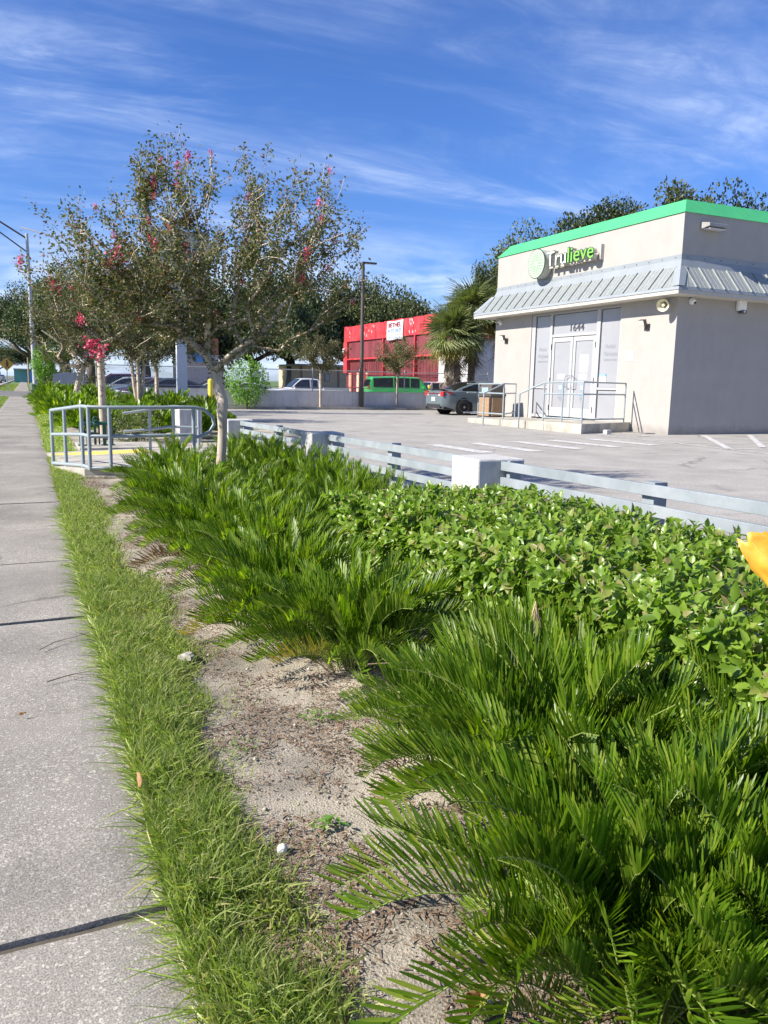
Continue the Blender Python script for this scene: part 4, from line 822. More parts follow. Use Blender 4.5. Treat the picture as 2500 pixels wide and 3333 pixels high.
def wheel(t, x, y, r, side, detail=True, wd=.2):
    key = (round(r, 2), detail)
    if key not in RIMS:
        prof = [(r*.62, 0), (r*.90, -.005), (r*.985, .02), (r, .05), (r, wd-.04), (r*.95, wd), (r*.6, wd)]
        n = 28; vs = [(a*math.cos(2*PI*k/n), h, a*math.sin(2*PI*k/n)) for a, h in prof for k in range(n)]
        fs = [(i*n+k, i*n+(k+1) % n, (i+1)*n+(k+1) % n, (i+1)*n+k) for i in range(len(prof)-1) for k in range(n)]
        tm = MB().add(vs, fs).mesh('tyre', smooth=True); tm.materials.append(M['black'])
        rm = MB()
        rm.disc((0, .10, 0), (0, 1, 0), r*.66, .03, 28).build
        rimring = [(r*.60, .0), (r*.66, .0), (r*.66, .09)]
        vs = [(a*math.cos(2*PI*k/n), h, a*math.sin(2*PI*k/n)) for a, h in rimring for k in range(n)]
        rr_ = MB().add(vs, [(i*n+k, i*n+(k+1) % n, (i+1)*n+(k+1) % n, (i+1)*n+k) for i in range(2) for k in range(n)])
        rr_.disc((0, .045, 0), (0, -1, 0), r*.15, .04, 14)
        for s in range(5):
            a = s*2*PI/5+.3; a2 = a+.28
            p0 = (r*.12*math.cos(a), r*.12*math.sin(a)); p1 = (r*.63*math.cos(a2), r*.63*math.sin(a2)); d = Vector((p1[0]-p0[0], p1[1]-p0[1])).normalized(); nn = Vector((-d.y, d.x))
            w0, w1 = r*.07, r*.13
            q = [(p0[0]+nn.x*w0, p0[1]+nn.y*w0), (p0[0]-nn.x*w0, p0[1]-nn.y*w0), (p1[0]-nn.x*w1*.5, p1[1]-nn.y*w1*.5), (p1[0]+nn.x*w1, p1[1]+nn.y*w1)]
            rr_.prism(q, .01, .04, 'y')
        m1 = rr_.mesh('rim'); m1.materials.append(M['chrome']); m2 = rm.mesh('rim_inner'); m2.materials.append(M['dark'])
        RIMS[key] = (tm, m1, m2)
    tm, m1, m2 = RIMS[key]
    wroot = addobj('wheel', tm, None, t, (x, side*y, r), (0, 0, 0 if side < 0 else PI)); 
    addobj('rim', m1, None, wroot); addobj('rim_inner', m2, None, wroot)
def car(name, label, group, loc, rz, spec, paint, cat='car', scale=1., detail=True, name2=None):
    t = thing(name, loc, label, cat, group, rz=rz if rz != 0 else 1e-6); t.scale = (scale,)*3
    L, W = spec['L'], spec['W']; hw = W/2; pm = paint
    secs = []
    for x, zt, zb, w, z0 in interp(spec['body'], 30):
        h = zb-z0; half = [(0, z0), (w*.88, z0), (w*.965, z0+.10*h), (w*.995, z0+.38*h), (w, z0+.58*h), (w*.99, z0+.80*h), (w*.965, zb-.02), (w*.91, zb+.012), (w*.5, zt*.75+zb*.25+.012), (0, zt)]
        secs.append([(x, -p[0], p[1]) for p in half]+[(x, p[0], p[1]) for p in half[::-1][1:-1]]+[(x, 0, z0)])
    loft(secs, 'body', pm, t)
    gh = spec['gh']; a0, a1, a2, a3, zbelt, zr, wb, wt = gh
    def prof(x):
        if x >= a1: u = min(1, (x-a1)/(a0-a1)); return zr-(zr-zbelt)*(u*.75+.25*u*u)*1.0-.0
        if x <= a2: u = min(1, (a2-x)/(a2-a3)); return zr-.02-(zr-.02-zbelt)*(u*.6+.4*u*u)
        u = (x-a2)/(a1-a2); return zr-.02*(1-u)+.035*math.sin(PI*u)
    def side_y(z): u = max(0, min(1, (z-zbelt)/(zr-zbelt))); return wb+(wt-wb)*(u*.8+.2*u*u)
    def topz(x, y, w): return prof(x)-.045*(abs(y)/max(w, .1))**3
    secs = []
    xs_ = [a3+(a0-a3)*i/30 for i in range(31)]
    for x in xs_:
        zt = prof(x); w = side_y(zt-.05); half = [(0, zt)]+[(w*f, topz(x, w*f, w)) for f in (.35, .7, .9)]+[(w, zt-.065)]
        zl = zbelt-.04
        for f in (.33, .66, 1.): z = zt-.065+(zl-zt+.065)*f; half.append((side_y(z) if z > zbelt else wb, min(z, zt-.066)))
        secs.append([(x, -p[0], p[1]) for p in half[::-1]]+[(x, p[0], p[1]) for p in half[1:]])
    loft(secs, 'cabin', pm, t)
    def sidewin(xa, xb, sgn, zlo=None):
        n = 8; lo = []; hi = []; zl = zlo or zbelt+.035
        for i in range(n+1):
            x = xa+(xb-xa)*i/n; zh = max(zl+.012, prof(x)-.095); lo.append((x, sgn*(side_y(zl)+.008), zl)); hi.append((x, sgn*(side_y(zh)+.008), zh))
        mb = MB().add(lo+hi, [(i, i+1, n+2+i, n+1+i) for i in range(n)]); mb.build('side_window', 'sky_glass', t, world=False)
    for sgn in (-1, 1):
        for xa, xb in spec['win']: sidewin(xa, xb, sgn)
    def screen(xa, xb, name, mat='sky_glass'):
        n = 8; vs = []; 
        for i in range(n+1):
            x = xa+(xb-xa)*i/n
            w = side_y(prof(x)-.05)*.92
            for j in range(9): y = -w+2*w*j/8; vs.append((x+(.006 if xa > 0 else -.006), y, topz(x, y, w/.92)+.006))
        MB().add(vs, [(i*9+j, i*9+j+1, (i+1)*9+j+1, (i+1)*9+j) for i in range(n) for j in range(8)]).build(name, mat, t, world=False, smooth=True)
    screen(a1+.05, a0-.08, 'windshield'); screen(a3+.10 if a2-a3 > .3 else a3+.01, a2-.05, 'rear_window')
    r = spec['r']
    for wx in spec['wx']:
        for sgn in (-1, 1):
            MB().disc((wx, sgn*(hw-.12), r), (0, sgn, 0), r+.055, .115 if sgn else 0, 28).build('wheel_arch', 'black', t, world=False)
            wheel(t, wx, hw-.0+.004, r, sgn, detail)
    f = L/2; zl = spec['zl']
    for sgn in (-1, 1):
        MB().obox((f-.10, sgn*hw*.68, zl), (.16, hw*.38, .13)).build('headlight', 'white', t, world=False, bevel=.03)
        if not spec.get('rearlight'): MB().obox((-f+.03, sgn*hw*.80, spec['zt']), (.08, hw*.26, .2)).build('taillight', P('tail_red', (.45, .02, .02), .25), t, world=False, bevel=.02)
        MB().obox((a0-.25, sgn*(hw+.06), zbelt+.05), (.10, .17, .12)).build('mirror', pm, t, world=False, bevel=.03)
        for dx in spec['hand']: MB().obox((dx, sgn*(hw*.985), zbelt-.13), (.17, .03, .03)).build('door_handle', pm, t, world=False, bevel=.008)
    MB().obox((f-.02, 0, zl-.12), (.06, hw*.9, .13)).build('grille', 'dark', t, world=False, bevel=.02)
    return t
SEDAN = dict(L=4.65, W=1.83, body=[(-2.33, .97, .86, .74, .36), (-2.22, 1.05, .93, .86, .25), (-1.75, 1.07, .985, .91, .20), (-.5, 1.0, .97, .915, .18), (.9, .97, .94, .915, .18), (1.6, .89, .84, .90, .20), (2.15, .74, .68, .84, .22), (2.33, .58, .52, .70, .30)],
    gh=(1.25, .38, -.62, -1.95, .955, 1.42, .845, .62), win=[(-1.42, -.35), (-.29, .92)], r=.335, wx=(-1.36, 1.40), zl=.66, zt=.86, hand=(-.75, .25))
BOXY = dict(L=3.95, W=1.69, body=[(-1.97, 1.02, .98, .80, .32), (-1.85, 1.05, 1.0, .845, .24), (-.4, 1.02, 1.0, .845, .2), (.9, 1.02, .98, .845, .2), (1.5, .98, .92, .835, .22), (1.88, .88, .80, .80, .24), (1.97, .68, .60, .74, .3)],
    gh=(1.30, .86, -1.78, -1.93, 1.0, 1.61, .80, .70), win=[(-1.70, -.62), (-.54, .30), (.37, .86)], r=.31, wx=(-1.22, 1.27), zl=.78, zt=1.0, hand=(-.8, .1))
SUV = dict(L=4.6, W=1.85, body=[(-2.3, 1.08, 1.0, .84, .36), (-2.15, 1.10, 1.04, .91, .28), (-.5, 1.06, 1.03, .92, .24), (.9, 1.04, 1.0, .92, .24), (1.7, .98, .92, .90, .26), (2.18, .86, .76, .85, .28), (2.3, .66, .58, .76, .34)],
    gh=(1.30, .55, -1.85, -2.2, 1.03, 1.66, .86, .68), win=[(-1.8, -.7), (-.62, .28), (.34, .95)], r=.36, wx=(-1.38, 1.40), zl=.80, zt=1.0, hand=(-.8, .2))
CABSP = dict(L=5.1, W=1.80, body=[(-2.55, .98, .96, .86, .45), (-2.5, 1.0, .98, .89, .42), (-.9, 1.0, .98, .90, .38), (.9, 1.02, 1.0, .90, .36), (1.5, 1.02, .97, .89, .36), (2.3, .92, .86, .84, .38), (2.55, .70, .62, .76, .42)],
    gh=(1.22, .50, -.62, -.82, 1.0, 1.62, .82, .66), win=[(-.52, -.12), (-.02, .92)], r=.36, wx=(-1.55, 1.58), zl=.78, zt=.85, hand=(.1,))
sed = car('grey_sedan', 'slate grey sedan with red tail light bar parked beside the shop entrance', None, (17.86, 29.4, 0), 0, SEDAN, carpaint('slate_grey_paint', (.15, .19, .205)))
sed.rotation_euler = (0, 0, R(-1))
redl = P('tail_lamp_red', (.50, .015, .03), .2, var=.05, coat=.6)
for sgn in (-1, 1):
    MB().add([(-2.335, sgn*.42, .84), (-2.30, sgn*.74, .82), (-2.02, sgn*.895, .86), (-1.86, sgn*.905, .93), (-2.14, sgn*.885, .975), (-2.29, sgn*.78, .95), (-2.34, sgn*.42, .89)]+[(-2.25, sgn*.42, .84), (-2.2, sgn*.70, .82), (-2.0, sgn*.80, .86), (-1.86, sgn*.85, .93), (-2.1, sgn*.80, .975), (-2.2, sgn*.7, .95), (-2.25, sgn*.42, .89)],
             [(0, 1, 2, 3, 4, 5, 6)]+[(i, (i+1) % 7, 7+(i+1) % 7, 7+i) for i in range(7)]).build('taillight', redl, sed, world=False)
    MB().add([(-2.345, sgn*.45, .80), (-2.31, sgn*.70, .775), (-2.12, sgn*.855, .79), (-2.2, sgn*.82, .83), (-2.32, sgn*.70, .815), (-2.347, sgn*.45, .835)], [(0, 1, 2, 3, 4, 5)]).build('reverse_light', 'white', sed, world=False)
MB().box(-2.345, -.42, .855, -2.30, .42, .89).build('light_bar', P('dark_red_bar', (.16, .01, .015), .25), sed, world=False)
lp_ = MB().box(-2.352, -.16, .56, -2.33, .16, .72).build('number_plate', 'paper', sed, world=False)
MB().disc((-2.353, 0, .64), (-1, 0, 0), .03, .004, 10).box(-2.356, -.12, .60, -2.352, -.05, .68).box(-2.356, .05, .60, -2.352, .12, .68).build('plate_print', P('plate_green', (.2, .35, .25), .5), lp_, world=False)
MB().box(-2.36, -.62, .27, -2.24, .62, .44).box(-2.30, -.84, .22, -1.80, -.80, .34).box(-2.30, .80, .22, -1.80, .84, .34).build('rear_diffuser', 'dark', sed, world=False, bevel=.02)
MB().tube([(-2.352, -.055, .93), (-2.356, 0, .955), (-2.352, .055, .93), (-2.35, 0, .915), (-2.352, -.055, .93)], .006, 5).build('emblem', 'chrome', sed, world=False)
MB().obox((-1.2, 0, 1.40), (.10, .03, .05)).build('roof_antenna', 'dark', sed, world=False)
MB().box(-2.10, -.70, 1.045, -2.28, .70, 1.06).build('trunk_lip', 'dark', sed, world=False)

gp = carpaint('lime_green_paint', (.06, .52, .12))
gx = car('green_boxy_car', 'bright green boxy wagon parked in front of the red barred shop', None, (18.75, 39.5, 0), R(-10), BOXY, gp)
MB().obox((1.98, 0, .78), (.05, 1.05, .16)).build('front_panel', 'dark', gx, world=False, bevel=.02)
pk = car('white_pickup', 'white extended cab pickup truck behind the low wall', None, (13.55, 40.3, 0), PI, CABSP, carpaint('white_paint', (.85, .85, .84)), cat='pickup truck', scale=.875)
MB().box(-2.50, -.86, .98, -.86, -.80, 1.10).box(-2.50, .80, .98, -.86, .86, 1.10).box(-2.54, -.86, .6, -2.50, .86, 1.10).build('bed_side', carpaint('white_paint_bed', (.85, .85, .84)), pk, world=False, bevel=.01)
MB().box(-2.48, -.80, .985, -.86, .80, 1.01).build('bed_liner', 'dark', pk, world=False)
MB().box(-.5, -.905, .50, 1.2, -.895, .55).box(-.5, .895, .50, 1.2, .905, .55).build('side_trim', 'dark', pk, world=False)
car('pale_hatchback', 'faded pale pink hatchback half hidden behind the grey sedan', None, (21.2, 39.6, 0), R(180), BOXY, carpaint('faded_pink', (.55, .40, .40)), scale=.86)
car('white_car', 'low white car nose at the left of the pickup', None, (11.4, 44.5, 0), PI, SEDAN, carpaint('white_paint2', (.72, .72, .72)), scale=.80)
for (nm, lab, x, y, spc, c, s) in (('dark_sedan', 'dark sedan with black side windows nearest the pylon post', 6.15, 38.1, SEDAN, (.05, .055, .065), .90),
    ('maroon_car', 'dull maroon car second from the pylon post in the row', 6.1, 41.2, SEDAN, (.10, .045, .055), .90), ('blue_grey_car', 'blue grey car third in the parked row', 5.9, 44.2, SEDAN, (.16, .20, .26), .92),
    ('silver_car', 'silver car between the maroon one and the blue grey one', 5.35, 47.3, SEDAN, (.38, .42, .44), .92), ('maroon_suv', 'maroon tall car at the far left of the parked row', 5.2, 50.8, SUV, (.12, .03, .05), .90)):
    car(nm, lab, 'used cars parked in a row behind the low wall', (x, y, 0), PI, spc, carpaint(nm+'_paint', c), scale=s)
car('black_sedan', 'dark car behind the crape myrtle stems beyond the pylon post', 'used cars parked in a row behind the low wall', (9.0, 41.5, 0), PI, SEDAN, carpaint('pale_car_paint', (.5, .5, .5)), scale=.85)
traffic = [(-4.9, 101, (.04, .04, .045), SUV, 'black car at the left edge driving away on the near lane'), (-7.4, 128, (.30, .30, .32), SUV, 'grey tall vehicle in the second lane'), (-4.6, 150, (.7, .7, .7), SEDAN, 'white car ahead in the near lane'), (-8.2, 160, (.05, .05, .06), SUV, 'dark vehicle in the second lane beyond the grey one'),
           (-4.5, 178, (.35, .37, .4), SEDAN, 'silver sedan far down the near lane'), (-8, 190, (.7, .7, .7), SUV, 'white vehicle far down the road'), (-11.6, 140, (.10, .10, .12), SEDAN, 'dark oncoming car on the far lane'), (-1.2, 196, (.03, .03, .035), SUV, 'black car waiting at the right kerb far away')]
for x, y, c, spc, lab in traffic:
    car('distant_car', lab, 'cars in the distant traffic', (x, y, 0), PI/2 if x > -10 else -PI/2, spc, carpaint('traffic_paint', c))

# ================================================================== RAIL FENCE AT THE LOT
ff = thing('rail_fence', (3.25, 8, 0), 'low grey four rail fence between white concrete blocks along the lot', 'fence')
def fx(y): return 3.40-.030*(y-2.8)
def fz(y): return .705-.0085*(y-2.8)
def fblock(y0, y1, n, lab):
    t = thing('fence_block', (fx(y0), y0, 0), lab, 'concrete block', 'white square blocks of the low fence')
    x = fx((y0+y1)/2); z = fz((y0+y1)/2)+.005
    o = MB().box(x-.21, y0, -.05, x+.21, y1, z).build('block', 'conc_paint', t, bevel=.014)
blocks = [(-1.75, -1.33), (1.72, 2.12), (5.14, 5.56), (8.72, 9.12), (12.45, 12.85)]
labs = ['fence block behind the camera', 'fence block just outside the frame at right', 'nearest white concrete fence block behind the leafy hedge', 'middle white fence block dappled with tree shadow', 'far white fence block at the end of the visible rails']
for (a, b), l in zip(blocks[1:], labs[1:]): fblock(a, b, 0, l)
o = MB().box(2.75, 16.0, -.05, 3.2, 16.5, .66).build('fence_block', 'conc_paint', None, bevel=.015); tag(o, 'white concrete block beyond the looped end of the ramp railing', 'concrete block', 'white square blocks of the low fence')
for i in range(1, len(blocks)-1):
    y0, y1 = blocks[i][1]+.004, blocks[i+1][0]-.004
    for k in range(6):
        t0 = -.012-k*.121; hh = .069
        vs = []
        for y in (y0, y1):
            x = fx(y)-.02; zt = fz(y)+t0
            vs += [(x, y, zt-hh), (x+.035, y, zt-hh), (x+.035, y, zt), (x, y, zt)]
        MB().add(vs, [(0, 1, 2, 3), (4, 7, 6, 5), (0, 4, 5, 1), (1, 5, 6, 2), (2, 6, 7, 3), (3, 7, 4, 0)]).build('rail', 'rail_grey', ff, bevel=.003)
    for yp, wd in ((y0+.025, .045), ((y0+y1)/2-.05, .10), (y1-.07, .045)):
        x = fx(yp)+.018; MB().box(x, yp, 0, x+.10, yp+wd, fz(yp)-.004).build('fence_upright', 'rail_grey', ff)
    # small plate between rails against the block
    x = fx(y0)+.12; MB().box(x, y0+.0, 0, x+.05, y0+.12, fz(y0)-.03).build('fence_upright', 'rail_grey', ff)

# ================================================================== RAMP WITH RAILING
rp = thing('access_ramp', (.9, 12, 0), 'concrete ramp with a yellow tactile strip leading off the sidewalk', 'ramp')
MB().add([(.27, 11.75, -.1), (.62, 10.55, -.12), (2.9, 10.15, -.12), (3.0, 14.0, -.1), (.27, 14.1, -.1), (.27, 11.75, .015), (.62, 10.55, .10), (2.9, 10.15, .12), (3.0, 14.0, .10), (.27, 14.1, .015)],
         [(5, 6, 9), (6, 8, 9), (6, 7, 8), (0, 1, 6, 5), (1, 2, 7, 6), (2, 3, 8, 7), (3, 4, 9, 8), (4, 0, 5, 9)]).build('ramp_slab', 'conc', rp)
MB().add([(.29, 11.70, .0), (.62, 10.49, .0), (2.9, 10.08, .0), (2.9, 10.14, .0), (.64, 10.54, .0), (.31, 11.74, .0), (.29, 11.70, .03), (.62, 10.49, .115), (2.9, 10.08, .135), (2.9, 10.14, .135), (.64, 10.54, .115), (.31, 11.74, .03)],
         [(6, 7, 10, 11), (7, 8, 9, 10), (0, 1, 7, 6), (1, 2, 8, 7), (3, 4, 10, 9), (4, 5, 11, 10)]).build('ramp_edge', 'conc', rp, bevel=.004)
MB().add([(.60, 10.42, -.05), (2.9, 10.0, -.05), (2.9, 10.07, -.05), (.62, 10.48, -.05), (.60, 10.42, .028), (2.9, 10.0, .028), (2.9, 10.07, .028), (.62, 10.48, .028)], [(0, 1, 5, 4), (4, 5, 6, 7), (3, 0, 4, 7)]).build('rough_footing', 'conc_rough', rp)
MB().add([(.30, 13.10, .022), (1.75, 12.95, .085), (1.75, 13.5, .085), (.30, 13.7, .022), (.30, 13.10, .03), (1.75, 12.95, .093), (1.75, 13.5, .093), (.30, 13.7, .03)], [(4, 5, 6, 7), (0, 1, 5, 4), (1, 2, 6, 5), (2, 3, 7, 6), (3, 0, 4, 7)]).build('tactile_strip', 'tactile', rp)
tt = MB()
for i in range(22):
    for j in range(8):
        x = .34+i*.064; y = 13.14-.1*(x-.3)+j*.068; zz_ = .03+(x-.3)*.0434; tt.add([(x, y, zz_), (x+.025, y, zz_), (x+.025, y+.025, zz_), (x, y+.025, zz_), (x+.012, y+.012, zz_+.006)], [(0, 1, 4), (1, 2, 4), (2, 3, 4), (3, 0, 4)])
q = tt.build('tactile_domes', 'tactile', rp); q['kind'] = 'stuff'
RT = thing('ramp_railing', (.7, 10.6, 0), 'grey pipe railing with looped end along the near side of the ramp', 'handrail', 'pipe railings of the access ramp')
def pst(x, y, z0, z1, parent=RT, r=.024): MB().tube([(x, y, z0), (x, y, z1)], r, 12).build('post', 'pipe_grey', parent, smooth=True)
for (x, y, z0, z1) in ((.30, 11.85, .01, .79), (.45, 11.4, .04, .83), (.63, 10.82, .08, .885), (.69, 10.47, .10, .885), (.93, 10.38, .10, .885), (2.00, 10.56, .10, .885)): pst(x, y, z0, z1)
for dz in (0, -.36, -.76):
    if dz == 0: top = [(.30, 11.85, .79), (.63, 10.82, .885), (.69, 10.47, .885), (.93, 10.38, .885), (2.00, 10.56, .885), (2.14, 10.58, .86), (2.26, 10.6, .76), (2.28, 10.6, .66), (2.22, 10.59, .56), (2.08, 10.57, .50), (2.00, 10.56, .49)]
    else: top = [(.30, 11.85, .79+dz+.03), (.63, 10.82, .885+dz), (.69, 10.47, .885+dz), (.93, 10.38, .885+dz), (2.00, 10.56, .885+dz)]
    MB().tube(top, .0235, 12).build('bar', 'pipe_grey', RT, smooth=True)
RT2 = thing('ramp_railing', (1.2, 13.6, 0), 'shorter pipe railing on the far side of the ramp', 'handrail', 'pipe railings of the access ramp')
zt = .86
for (x, y, zt) in ((1.84, 13.5, .74), (2.22, 13.5, .80), (2.62, 13.4, .78)): pst(x, y, .05, zt, RT2)
MB().tube([(1.42, 13.5, .68), (1.84, 13.5, .74), (2.22, 13.5, .80), (2.62, 13.4, .78)], .023, 10).build('bar', 'pipe_grey', RT2, smooth=True)
MB().tube([(1.42, 13.5, .38), (1.84, 13.5, .42), (2.22, 13.5, .46), (2.62, 13.4, .45)], .023, 10).build('bar', 'pipe_grey', RT2, smooth=True)

# backflow valve pipes on a pad
pd = MB().box(.80, 14.6, -.02, 2.3, 15.9, .035).build('utility_pad', 'conc', None, bevel=.01); tag(pd, 'small concrete pad under the green valve pipes', 'concrete pad')
vp = thing('backflow_valve', (1.25, 15.2, .035), 'dark green backflow valve piping standing on a concrete pad behind the ramp', 'valve')
for x in (.86, .98, 1.26, 1.38): MB().tube([(x, 15.1, .03), (x, 15.1, .44)], .032, 10).build('riser_pipe', 'pipe_green', vp, smooth=True); MB().disc((x, 15.1, .035), (0, 0, 1), .06, .02, 12).build('flange', 'pipe_green', vp)
MB().tube([(.86, 15.1, .42), (1.12, 15.1, .44), (1.38, 15.1, .42)], .034, 10).build('cross_pipe', 'pipe_green', vp, smooth=True)
MB().tube([(1.10, 15.1, .05), (1.10, 15.1, .50)], .022, 8).tube([(1.17, 15.1, .05), (1.17, 15.1, .44)], .015, 8).build('stand', 'pipe_green', vp)
MB().tube([(1.12+.055*math.cos(a*PI/6), 15.05, .50+.055*math.sin(a*PI/6)) for a in range(13)], .012, 6).build('hand_wheel', 'pipe_green', vp)
MB().sphere((1.12, 15.1, .43), .065, 14, 9).build('valve_body', 'pipe_green', vp, smooth=True)

# ================================================================== TREES
def grow_tree(targets, base, trunk_path, seed, tip_r=.0035, power=2.2, step=.22, jit=.05, pull=.35):
    """connect every target to the growing skeleton; returns nodes, parents, radii, tips"""
    rnd = random.Random(seed); nodes = [Vector(p) for p in trunk_path]; par = [-1]+list(range(len(nodes)-1)); dist = [0.]
    for i in range(1, len(nodes)): dist.append(dist[-1]+(nodes[i]-nodes[i-1]).length)
    first = len(nodes)-1; tips = []
    for t in sorted(targets, key=lambda t: (t-nodes[first]).length):
        arr = np.array([tuple(n) for n in nodes[first:]]); d = np.linalg.norm(arr-np.array(tuple(t)), axis=1)
        cost = d+pull*np.array(dist[first:])
        # discourage growing downwards
        cost += np.maximum(0, arr[:, 2]-t.z)*1.2
        k = int(np.argmin(cost))+first; p0 = nodes[k]; L = (t-p0).length; n = max(1, int(L/step)); prev = k
        gp_ = par[k]; d0 = (nodes[k]-nodes[gp_]).normalized() if gp_ >= 0 else Vector((0, 0, 1))
        c = p0+(d0*.5+Vector((0, 0, .5))).normalized()*L*.35
        for i in range(1, n+1):
            s = i/n; q = p0*(1-s)**2+c*2*s*(1-s)+t*s*s
            if i < n: q = q+Vector((rnd.gauss(0, jit), rnd.gauss(0, jit), rnd.gauss(0, jit)))*min(1, L)
            nodes.append(q); par.append(prev); dist.append(dist[prev]+(q-nodes[prev]).length); prev = len(nodes)-1
        tips.append(prev)
    ch = [[] for _ in nodes]
    for i, p in enumerate(par):
        if p >= 0: ch[p].append(i)
    rad = [0.]*len(nodes)
    for i in range(len(nodes)-1, -1, -1):
        rad[i] = tip_r if not ch[i] else sum(rad[c]**power for c in ch[i])**(1/power)
    return nodes, par, rad, tips, ch
def skel_mesh(nodes, par, rad, ch, nside=6, rscale=1., minr=0., trunk_n=0, bump=0):
    V = []; F = []
    for i in range(len(nodes)):
        p = par[i]
        if p < 0: continue
        if i != p+1 and False: continue
        # emit only chains
    done = set()
    def chain(start, prev):
        pts = [prev, start]; c = start
        while ch[c]:
            nx = max(ch[c], key=lambda k: rad[k]); pts.append(nx); c = nx
        return pts
    stack = [(ch[0][0], 0)]; 
    while stack:
        s, p = stack.pop(); pts = chain(s, p)
        for a in pts[1:]:
            done.add(a)
        for j, a in enumerate(pts[1:]):
            big = pts[j+2] if j+2 < len(pts) else None
            for k in ch[a]:
                if k != big and k not in done: stack.append((k, a))
        P_ = [nodes[k] for k in pts]; rs = [rad[k]*rscale for k in pts]; rs[0] = min(rs[0], rs[1]*1.15)
        ns = nside if rs[1] > .008 else 4
        if rs[1] < minr: continue
        if bump and rs[1] > .02: rs = [r*(1+bump*noise.noise(Vector((P_[i].x*6, P_[i].y*6, P_[i].z*5)))) for i, r in enumerate(rs)]
        b = MB().tube(P_, rs, 10 if rs[1] > .04 else ns, caps=False); o = len(V); V += b.v; F += [tuple(i+o for i in f) for f in b.f]
    me = bpy.data.meshes.new('branches'); me.from_pydata([tuple(v) for v in V], [], F); me.shade_smooth(); return me
def tree_leaves(nodes, par, tips, seed, per, L, W, spread=.10, back=3, tm=T_DI, droop=.25):
    g = np.random.default_rng(seed); pos = []; dr = []
    for t in tips:
        chain = [t]
        while len(chain) < back and par[chain[-1]] > 0: chain.append(par[chain[-1]])
        for _ in range(per):
            a = g.random()**.8*(len(chain)-1.001) if len(chain) > 1 else 0; i = int(a); f = a-i
            p = nodes[chain[i]].lerp(nodes[chain[min(i+1, len(chain)-1)]], f); axis = (nodes[chain[0]]-nodes[chain[-1]]).normalized() if len(chain) > 1 else Vector((0, 0, 1))
            o = g.normal(0, spread, 3); pos.append((p.x+o[0], p.y+o[1], p.z+o[2])); dr.append((axis.x*.5+g.normal(0, .7), axis.y*.5+g.normal(0, .7), axis.z*.4+g.normal(0, .6)-droop))
    pos = np.array(pos); dr = np.array(dr); n = len(pos); nr = g.normal(0, .7, (n, 3))+np.array([0, 0, .7])
    return leaves(tm, pos, dr, nr, L*g.uniform(.6, 1.25, n), W*g.uniform(.7, 1.2, n))
def flower_mesh(seed):
    g = np.random.default_rng(seed); n = 60; pos = g.normal(0, 1, (n, 3))*np.array([.045, .045, .055])
    V, F = leaves(T_DI, pos, g.normal(0, 1, (n, 3)), g.normal(0, 1, (n, 3)), .035, .032); return np_mesh('flower', V, F)
FL = [flower_mesh(s) for s in (1, 2, 3)]
for f in FL: f.materials.append(M['flower'])

def sprays(nodes, par, rad, ch, tips, seed, n, length=.45, lo=0.):
    """add upright leafy shoots at random tips to give the ragged outline"""
    rnd = random.Random(seed); new = []
    cand = [t for t in tips if nodes[t].z > lo]
    for t in rnd.sample(cand, min(n, len(cand))):
        p = nodes[t]; d = (p-nodes[par[t]]).normalized() if par[t] >= 0 else Vector((0, 0, 1)); d = (d*.6+Vector((rnd.gauss(0, .25), rnd.gauss(0, .25), .7))).normalized(); prev = t; L = length*rnd.uniform(.5, 1.3)
        for k in range(3):
            d = (d+Vector((rnd.gauss(0, .12), rnd.gauss(0, .12), .05))).normalized(); q = nodes[prev]+d*L/3; nodes.append(q); par.append(prev); rad.append(.0028); ch.append([]); ch[prev].append(len(nodes)-1); prev = len(nodes)-1
        new.append(prev)
    return new
# --- the large crape myrtle
bx_, by_ = 2.30, 10.25
def crown_targets(c, r, n, seed, zmin, irr=.28, hollow=.35, keep=None):
    rnd = random.Random(seed); out = []
    while len(out) < n:
        v = Vector((rnd.gauss(0, 1), rnd.gauss(0, 1), rnd.gauss(0, 1))).normalized(); rr_ = rnd.random()**.45
        k = 1+irr*noise.noise(v*2.3+Vector((seed, 0, 0)))*1.6
        p = Vector((c[0]+v.x*r[0]*rr_*k, c[1]+v.y*r[1]*rr_*k, c[2]+v.z*r[2]*rr_*k))
        if keep and p.z > 2.55+(p.x-.2)*1.12: continue
        if p.z > zmin and rr_ > hollow and not (keep and p.z < keep[1]+.55*(1-abs(p.x-keep[0])/1.1) and abs(p.x-keep[0]) < 1.1): out.append(p)
    return out
t = thing('crape_myrtle', (bx_, by_, 0), 'large crape myrtle with pale smooth trunk and pink flowers by the ramp', 'tree')
tg = crown_targets((2.15, by_, 2.66), (1.98, 1.7, 1.10), 380, 5, 1.45, keep=(2.35, 1.5))
tg += crown_targets((.95, by_-.2, 2.45), (.95, .9, .75), 70, 9, 1.45); tg += crown_targets((3.55, by_, 3.25), (.60, .7, .50), 44, 12, 1.9); tg += crown_targets((1.52, by_, 3.62), (.30, .4, .36), 22, 14, 2.0)
trunk = [(bx_-.03, by_, -.22), (bx_-.02, by_, .12), (bx_, by_, .35), (bx_+.015, by_, .6), (bx_+.01, by_, .82), (bx_+.02, by_, .98)]
nodes, par, rad, tips, ch = grow_tree(tg, None, trunk, 3, pull=.42)
sp = sprays(nodes, par, rad, ch, tips, 4, 190, .46, 2.0)
sc1 = .088/rad[5]
rad2 = [max(.0028, r*(sc1 if True else 1)**(min(1, r/rad[5]*1.0+.25))) for r in rad]
rad2 = [.0028+(.072-.0028)*((r-rad[-1])/(rad[5]-rad[-1]))**.85 if r > rad[-1] else .003 for r in rad]
for i, rr_ in enumerate((.088, .068, .060, .060, .068, .074)): rad2[i] = rr_
org = Vector((bx_, by_, 0))
